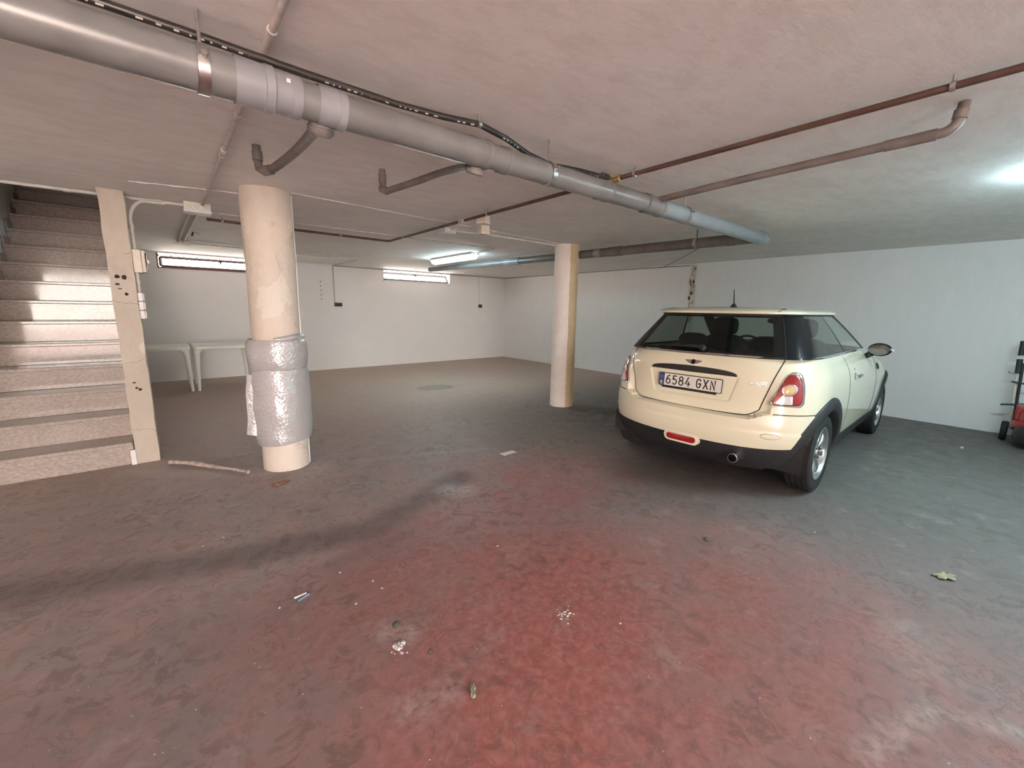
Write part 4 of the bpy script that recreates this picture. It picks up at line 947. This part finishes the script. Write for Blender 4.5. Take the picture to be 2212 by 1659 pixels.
ring_patch(cc, gx, lambda r_: .0 if r_ > .99 else .006, 'chrome', 'emblem_ring', [1.0, .97, .86, .84], gate)
ring_patch(cc, gx, lambda r_: .004+.003*(1-r_), 'black_gloss', 'emblem_disc', [.86, .5, .0], gate)
# exhaust
cb(MB().lathe([(.028, .30), (.036, .30), (.036, .004), (.034, 0), (.029, 0), (.028, .02), (.027, .2)], (-.005, -.41, .292), (1, 0, -.02), 24), 'exhaust_tip', 'chrome')
# greenhouse
KG = [1.03, 1.10, 1.20, 1.30, 1.348]
gXR = mono(KG, [.128, .187, .272, .352, .392]); gW = mono(KG, [.738, .705, .655, .600, .572]); gXF = mono(KG, [2.665, 2.52, 2.31, 2.09, 1.98])
GR, GF = .45, .55
mapG, mapH = arcmap(0, 3.2), arcmap(0, 2.6)
def gpt(s, z):
    p = loop_pt(s, z, float(gXR(z)), float(gXF(z)), float(gW(z)), GR, GF, mapG, mapH, 3.2, 2.6, False)
    return (p[0], p[1]*(1-.03*np.clip((p[0]-1.5)/1.0, 0, 1)), p[2])
GZ = np.concatenate([[1.03, 1.043], np.linspace(1.055, 1.325, 9), [1.337, 1.348]])
def gpanel(s0, s1, z0, z1, name, mat, n=24, parent=None):
    zz = [z for z in GZ if z0-1e-6 <= z <= z1+1e-6]
    return cb(MB().grid([[gpt(s, z) for s in np.linspace(s0, s1, n)] for z in zz]), name, mat, parent, smooth=60)
def s_at(y_ratio):
    return min(np.linspace(0, 1, 2001), key=lambda a: abs(math.sin(float(mapG(a)))**(2/3.2)-y_ratio))
SG = s_at(.825)
def side_s(x, z): return min(np.linspace(.6, 2.2, 1601), key=lambda a: abs(gpt(a, z)[0]-x))
SQ, SB0, SB1 = side_s(.50, 1.15), side_s(1.22, 1.2), side_s(1.255, 1.2)
SA0, SA1 = 1.995, 2.20
gpanel(-SG, SG, 1.043, 1.337, 'rear_window', 'glass_dark', 40)
for sg in (-1, 1):
    gpanel(sg*SG, sg*SQ, 1.03, 1.348, 'rear_pillar', 'black_gloss', 20)
    gpanel(sg*SQ, sg*SB0, 1.043, 1.337, 'quarter_window', 'glass_side', 16)
    gpanel(sg*SB0, sg*SB1, 1.03, 1.348, 'door_pillar', 'black_plastic', 4)
    gpanel(sg*SB1, sg*SA0, 1.043, 1.337, 'door_window', 'glass_front', 22)
    gpanel(sg*SA0, sg*SA1, 1.03, 1.348, 'front_pillar', 'black_plastic', 10)
    gpanel(sg*SQ, sg*SA0, 1.03, 1.043, 'window_seal', 'black_plastic', 40); gpanel(sg*SQ, sg*SA0, 1.337, 1.348, 'window_seal', 'black_plastic', 40)
gpanel(SA1, 3.0, 1.03, 1.348, 'windscreen', 'glass_front', 20); gpanel(-SA1, -3.0, 1.03, 1.348, 'windscreen', 'glass_front', 20)
gpanel(-SG, SG, 1.03, 1.043, 'window_seal', 'black_plastic', 40); gpanel(-SG, SG, 1.337, 1.348, 'window_seal', 'black_plastic', 40)
frit_b = [[tuple(np.array(gpt(s, z))-nrm(gpt, s, z)*.003) for s in np.linspace(-SG, SG, 40)] for z in (1.043, 1.062)]
cb(MB().grid(frit_b), 'window_border', 'black_plastic', smooth=60)
cb(MB().grid([[tuple(np.array(gpt(s, z))-nrm(gpt, s, z)*.003) for s in np.linspace(-SG, SG, 40)] for z in (1.322, 1.337)]), 'window_border', 'black_plastic', smooth=60)
for sg in (-1, 1): cb(MB().grid([[tuple(np.array(gpt(s*sg, z))-nrm(gpt, s*sg, z)*.003) for s in np.linspace(SG-.075, SG, 8)] for z in np.linspace(1.043, 1.337, 9)]), 'window_border', 'black_plastic', smooth=60)
for sg in (-1, 1): cb(MB().tube([tuple(np.array(gpt(sg*SG, z))+nrm(gpt, sg*SG, z)*.0005) for z in np.linspace(1.03, 1.345, 12)], .0035, 6), 'window_gap', 'hole')
cb(MB().tube([tuple(np.array(bpt(s, 1.028))+np.array([0, 0, .006])) for s in np.linspace(-2.05, 2.05, 150)], .0105, 8), 'chrome_belt', 'chrome')
cb(MB().tube([tuple(np.array(gpt(s, 1.341))*np.array([1, 1, 1])+nrm(gpt, s, 1.341)*.004) for s in np.linspace(-2.1, 2.1, 140)], .006, 6), 'gutter', 'black_plastic')
# roof
def opt_(s, k_): 
    p = loop_pt(s, 1.348, .368, 2.00, .588, .45, .50, mapG, mapH, 3.2, 2.6, False); c = (1.16, 0)
    return (c[0]+(p[0]-c[0])*k_, c[1]+(p[1]*(1-.03*np.clip((p[0]-1.5)/1.0, 0, 1)))*k_)
so_ = np.linspace(-3, 3, 161)[:-1]; rows = []
for k_, z in ((.90, 1.350), (.985, 1.347), (.998, 1.350), (1.0, 1.357), (.993, 1.366), (.975, 1.374), (.93, 1.384), (.85, 1.3935), (.72, 1.401), (.55, 1.406), (.35, 1.4085), (.15, 1.4095), (.0, 1.4098)):
    rows.append([(*opt_(s, k_), z-.012*max(0, (opt_(s, k_)[0]-1.4)/.6)**2*k_) for s in so_])
roof = cb(MB().grid(rows, cv=True), 'roof', 'car_paint', smooth=60)
cb(MB().add([(*opt_(s, .93), 1.343) for s in so_], [tuple(range(len(so_)))]), 'headliner', 'seat_cloth', roof, smooth=0)
for sg in (-1, 1):
    cb(MB().tube([(.385+.02*0, sg*.478, 1.3655), (.45, sg*.480, 1.3835), (.55, sg*.478, 1.389), (.60, sg*.44, 1.3935)], .0022, 6), 'spoiler_gap', 'seam', roof)
cb(MB().tube([(.60, y, 1.3935+.0075*(1-(y/.44)**2)) for y in np.linspace(-.44, .44, 21)], .0022, 6), 'spoiler_gap', 'seam', roof)
an = cb(MB().lathe([(.030, 0), (.026, .012), (.014, .026), (.008, .034), (.0, .036)], (.78, .0, 1.402), (0, 0, 1), 18), 'aerial_base', 'black_plastic')
cb(MB().tube([(.785, 0, 1.43), (.755, 0, 1.555)], [.006, .0035], 8), 'aerial', 'black_plastic', an)
# wiper
def gs(y, z, o): x = float(gXR(z))+GR*(1-(1-min(abs(y)/float(gW(z)), .999)**3.2)**(1/3.2)); return (x-o*.85, y, z+o*.5)
wp = cb(MB().lathe([(.0, .035), (.020, .035), (.026, .02), (.028, 0)], gs(-.04, 1.070, 0), (-.85, 0, .5), 18), 'wiper', 'black_plastic')
cb(MB().tube([gs(-.04, 1.070, .03), gs(.08, 1.068, .035), gs(.20, 1.062, .028)], [.013, .010, .006], 8), 'wiper_arm', 'black_plastic', wp)
cb(MB().tube([gs(y, 1.072-.02*abs(y-.16), .012) for y in np.linspace(-.02, .34, 12)], .005, 6), 'wiper_blade', 'black_plastic', wp)
# doors: panel gaps, handle, lock
for sg in (-1, 1):
    sd = lambda x, z, o, sg=sg: (x, sg*(float(side_y(x, z))+o), z)
    gp = [sd(1.15+.02*math.sin(3*t), z, .0005) for t, z in zip(np.linspace(0, 1, 26), np.linspace(1.02, .37, 26))]
    dr = cb(MB().tube(gp+[sd(x, .365, .0005) for x in np.linspace(1.17, 2.32, 30)]+[sd(2.34+.08*t, .37+.64*t, .0005) for t in np.linspace(0, 1, 20)], .0018, 6), 'door_gap', 'seam')
    hb = ring_patch([(1.375+.045*math.cos(a), .835+.034*math.sin(a)) for a in np.linspace(0, 2*math.pi, 21)[:-1]], sd, lambda r_: .0005 if r_ > .9 else .001, 'chrome', 'door_handle', [1.0, .9, .0])
    cb(MB().tube([sd(1.335, .835, .012), sd(1.36, .840, .028), sd(1.45, .843, .030), sd(1.475, .842, .016)], [.012, .014, .012, .008], 10), 'handle_grip', 'chrome', hb)
    cb(MB().lathe([(0, .004), (.009, .004), (.010, 0)], sd(1.36, .895, 0), (0, sg, 0), 14), 'door_lock', 'alloy', hb)
    # side repeater
    rg = [sd(2.52+.035*math.cos(a), .835+.028*math.sin(a), .004) for a in np.linspace(0, 2*math.pi, 25)[:-1]]
    rp_ = cb(MB().tube(rg, .006, 8, closed=True), 'side_repeater', 'black_plastic')
    # mirror
    mc = np.array([2.02, sg*.872, 1.035]); rows = []
    for t in np.linspace(0, math.pi, 13):
        rows.append([tuple(mc+np.array([.062*math.cos(t) if math.cos(t) > 0 else .040*math.cos(t), sg*.092*math.sin(t)**.8*math.cos(a)*(1 if math.cos(a) > 0 else .95), .062*math.sin(t)**.8*math.sin(a)])) for a in np.linspace(0, 2*math.pi, 29)[:-1]])
    mr = cb(MB().grid(rows, cv=True), 'wing_mirror', 'black_gloss', smooth=70)
    disc = [tuple(mc+np.array([-.0405, sg*.078*math.cos(a), .050*math.sin(a)])) for a in np.linspace(0, 2*math.pi, 29)[:-1]]
    cb(MB().add(disc+[tuple(mc+np.array([-.0415, 0, 0]))], [(i, (i+1) % 28, 28) for i in range(28)]), 'mirror_glass', 'mirror_glass', mr, smooth=0)
    cb(MB().tube([tuple(mc+np.array([.0, -sg*.05, -.035])), tuple(mc+np.array([.03, -sg*.10, -.075])), tuple(mc+np.array([.05, -sg*.13, -.085]))], [.030, .024, .03], 12), 'mirror_arm', 'black_plastic', mr)
    cb(MB().tube([tuple(mc+np.array([-.02, sg*.078, .012])), tuple(mc+np.array([.0, sg*.096, -.004])), tuple(mc+np.array([.025, sg*.086, -.018]))], [.006, .012, .006], 8), 'mirror_lens', 'lamp_clear', mr)
    # wheel arch trims and liners
    for wx in WX:
        rows = []
        for ph in np.linspace(R(-14), R(194), 64):
            row = []
            for rad, o in ((.340, -.075), (.343, .006), (.352, .014), (.395, .018), (.432, .014), (.440, .008), (.442, -.012)):
                x = wx+rad*math.cos(ph); z = max(.182, WZ_+rad*math.sin(ph)); x = max(x, float(fXR(z))+.02)
                row.append((x, sg*(float(side_y(x, z))+o), z))
            rows.append(row)
        cb(MB().grid(rows), 'wheel_arch_trim', 'trim_black', smooth=50)
        rows = [[(wx+.372*math.cos(ph), sg*y, WZ_+.372*math.sin(ph)) for y in (.46, .79)] for ph in np.linspace(R(-15), R(195), 30)]
        mb = MB().grid(rows); mb.add([(wx+.372*math.cos(ph), sg*.46, WZ_+.372*math.sin(ph)) for ph in np.linspace(R(-15), R(195), 30)], [tuple(range(30))])
        cb(mb, 'wheel_well', 'trim_black', smooth=50)
# wheels
def make_wheel():
    t = bpy.data.objects.new('wheel', None); COL.objects.link(t); t.parent = CAR
    tread = [(.205, -.070), (.222, -.080), (.262, -.0885), (.287, -.083), (.2975, -.072)]
    for y0_, y1_ in ((-.066, -.042), (-.034, -.006), (.006, .034), (.042, .066)): tread += [(.2945, y0_-.0005), (.302, y0_), (.302, y1_), (.2945, y1_+.0005)]
    tread += [(.2975, .072), (.287, .083), (.262, .0885), (.222, .080), (.205, .070)]
    cb(MB().lathe(tread, (0, 0, 0), (0, -1, 0), 64), 'tyre', 'rubber', t, smooth=30)
    cb(MB().lathe([(.19, -.07), (.196, -.03), (.190, .03), (.198, .066), (.2065, .074), (.207, .080), (.203, .082), (.193, .074), (.184, .050), (.180, .02), (.178, -.05)], (0, 0, 0), (0, -1, 0), 56), 'rim', 'alloy', t, smooth=40)
    cb(MB().lathe([(0, .004), (.17, .004), (.175, -.01)], (0, 0, 0), (0, -1, 0), 32), 'brake_disc', 'dark_metal', t)
    hub = cb(MB().lathe([(.060, .02), (.062, .040), (.052, .052), (.034, .056), (.030, .062), (.0, .064)], (0, 0, 0), (0, -1, 0), 32), 'hub', 'alloy', t)
    for i in range(8):
        a = 2*math.pi*i/8; rows = []
        for r_, wd, y, th in ((.045, .030, .050, .03), (.09, .022, .062, .03), (.135, .024, .066, .034), (.17, .036, .064, .036), (.190, .050, .058, .036)):
            row = []
            for q in np.linspace(0, 2*math.pi, 13)[:-1]:
                tx = wd*math.cos(q); ty = y-.5*th+.5*th*math.sin(q)
                row.append((r_*math.cos(a)-tx*math.sin(a), -ty, r_*math.sin(a)+tx*math.cos(a)))
            rows.append(row)
        cb(MB().grid(rows, cv=True), 'spoke', 'alloy', t, smooth=60)
    for i in range(4):
        a = 2*math.pi*(i+.5)/4; cb(MB().lathe([(.0, .058), (.009, .058), (.010, .045)], (.043*math.cos(a), 0, .043*math.sin(a)), (0, -1, 0), 6), 'wheel_bolt', 'dark_metal', hub)
    return t
w0 = make_wheel(); first = True
for wx in WX:
    for sg in (-1, 1):
        if first: t = w0; first = False
        else:
            t = w0.copy(); COL.objects.link(t); t.parent = CAR
            for ch in list(w0.children):
                c = ch.copy(); COL.objects.link(c); c.parent = t
                for g_ in ch.children: d_ = g_.copy(); COL.objects.link(d_); d_.parent = c
        t.location = (wx, sg*.735, WZ_); t.rotation_euler = (0, R(random.uniform(0, 40)), 0 if sg < 0 else math.pi)
# cabin
def pad(c, h, e=.5, n=20, lean=0.0):
    rows = []
    for t in np.linspace(-math.pi/2, math.pi/2, 13):
        row = []
        for a in np.linspace(0, 2*math.pi, n+1)[:-1]:
            f_ = lambda v: math.copysign(abs(v)**e, v)
            x, y, z = h[0]*f_(math.cos(t))*f_(math.cos(a)), h[1]*f_(math.cos(t))*f_(math.sin(a)), h[2]*f_(math.sin(t))
            row.append((c[0]+x-lean*z, c[1]+y, c[2]+z))
        rows.append(row)
    return MB().grid(rows, cv=True)
for y in (-.35, .35):
    fs_ = cb(pad((1.60, y, .80), (.075, .25, .33), .55, lean=.25), 'front_seat', 'seat_cloth')
    cb(pad((1.52, y, 1.215), (.05, .13, .095), .6), 'headrest', 'seat_cloth', fs_)
    for dy in (-.05, .05): cb(MB().tube([(1.54, y+dy, 1.08), (1.52, y+dy, 1.16)], .006, 6), 'headrest_post', 'chrome', fs_)
    cb(pad((1.85, y, .55), (.28, .25, .09), .6), 'seat_cushion', 'seat_cloth', fs_)
    rs = cb(pad((.80, y*.92, .80), (.08, .28, .24), .5, lean=.2), 'rear_seat', 'seat_cloth')
    cb(pad((.74, y*.92, 1.095), (.05, .135, .07), .7), 'headrest', 'seat_cloth', rs)
cb(MB().box(.22, -.60, .86, .66, .60, .885), 'parcel_shelf', 'seat_cloth', smooth=0, bevel=.01)
db = cb(pad((2.50, 0, .86), (.24, .66, .14), .4), 'dashboard', 'seat_cloth')
cb(MB().tube([(2.17+.05*math.sin(a)*.4, .35+.18*math.cos(a), .92+.17*math.sin(a)) for a in np.linspace(0, 2*math.pi, 33)[:-1]], .013, 8, closed=True), 'steering_wheel', 'seat_cloth', db)
cb(pad((2.02, 0, 1.275), (.015, .11, .03), .7), 'rear_view_mirror', 'black_plastic')
# front end (away from the photograph's view): lamps and grille
for sg in (-1, 1):
    ol = [(sg*.58+.12*math.cos(a), .70+.11*math.sin(a)) for a in np.linspace(0, 2*math.pi, 25)[:-1]]
    def srf_front(y, z, o):
        w_ = float(fW(z))*float(taper(3.2, z)); return (float(fXF(z))-RF*(1-(1-min(abs(y)/w_, .999)**NF)**(1/NF))+o, y, z)
    hl = ring_patch(ol, srf_front, lambda r_: -.004 if r_ > .99 else .012, 'chrome', 'head_lamp', [1.0, .96, .88, .86])
    ring_patch(ol, srf_front, lambda r_: .008+.01*(1-r_), 'lamp_clear', 'head_lamp_lens', [.88, .5, .0], hl)
ring_patch(stadium(.42, .07, 0, .60), srf_front, lambda r_: -.002 if r_ > .99 else .008, 'black_plastic', 'grille', [1.0, .97, .6, .0])
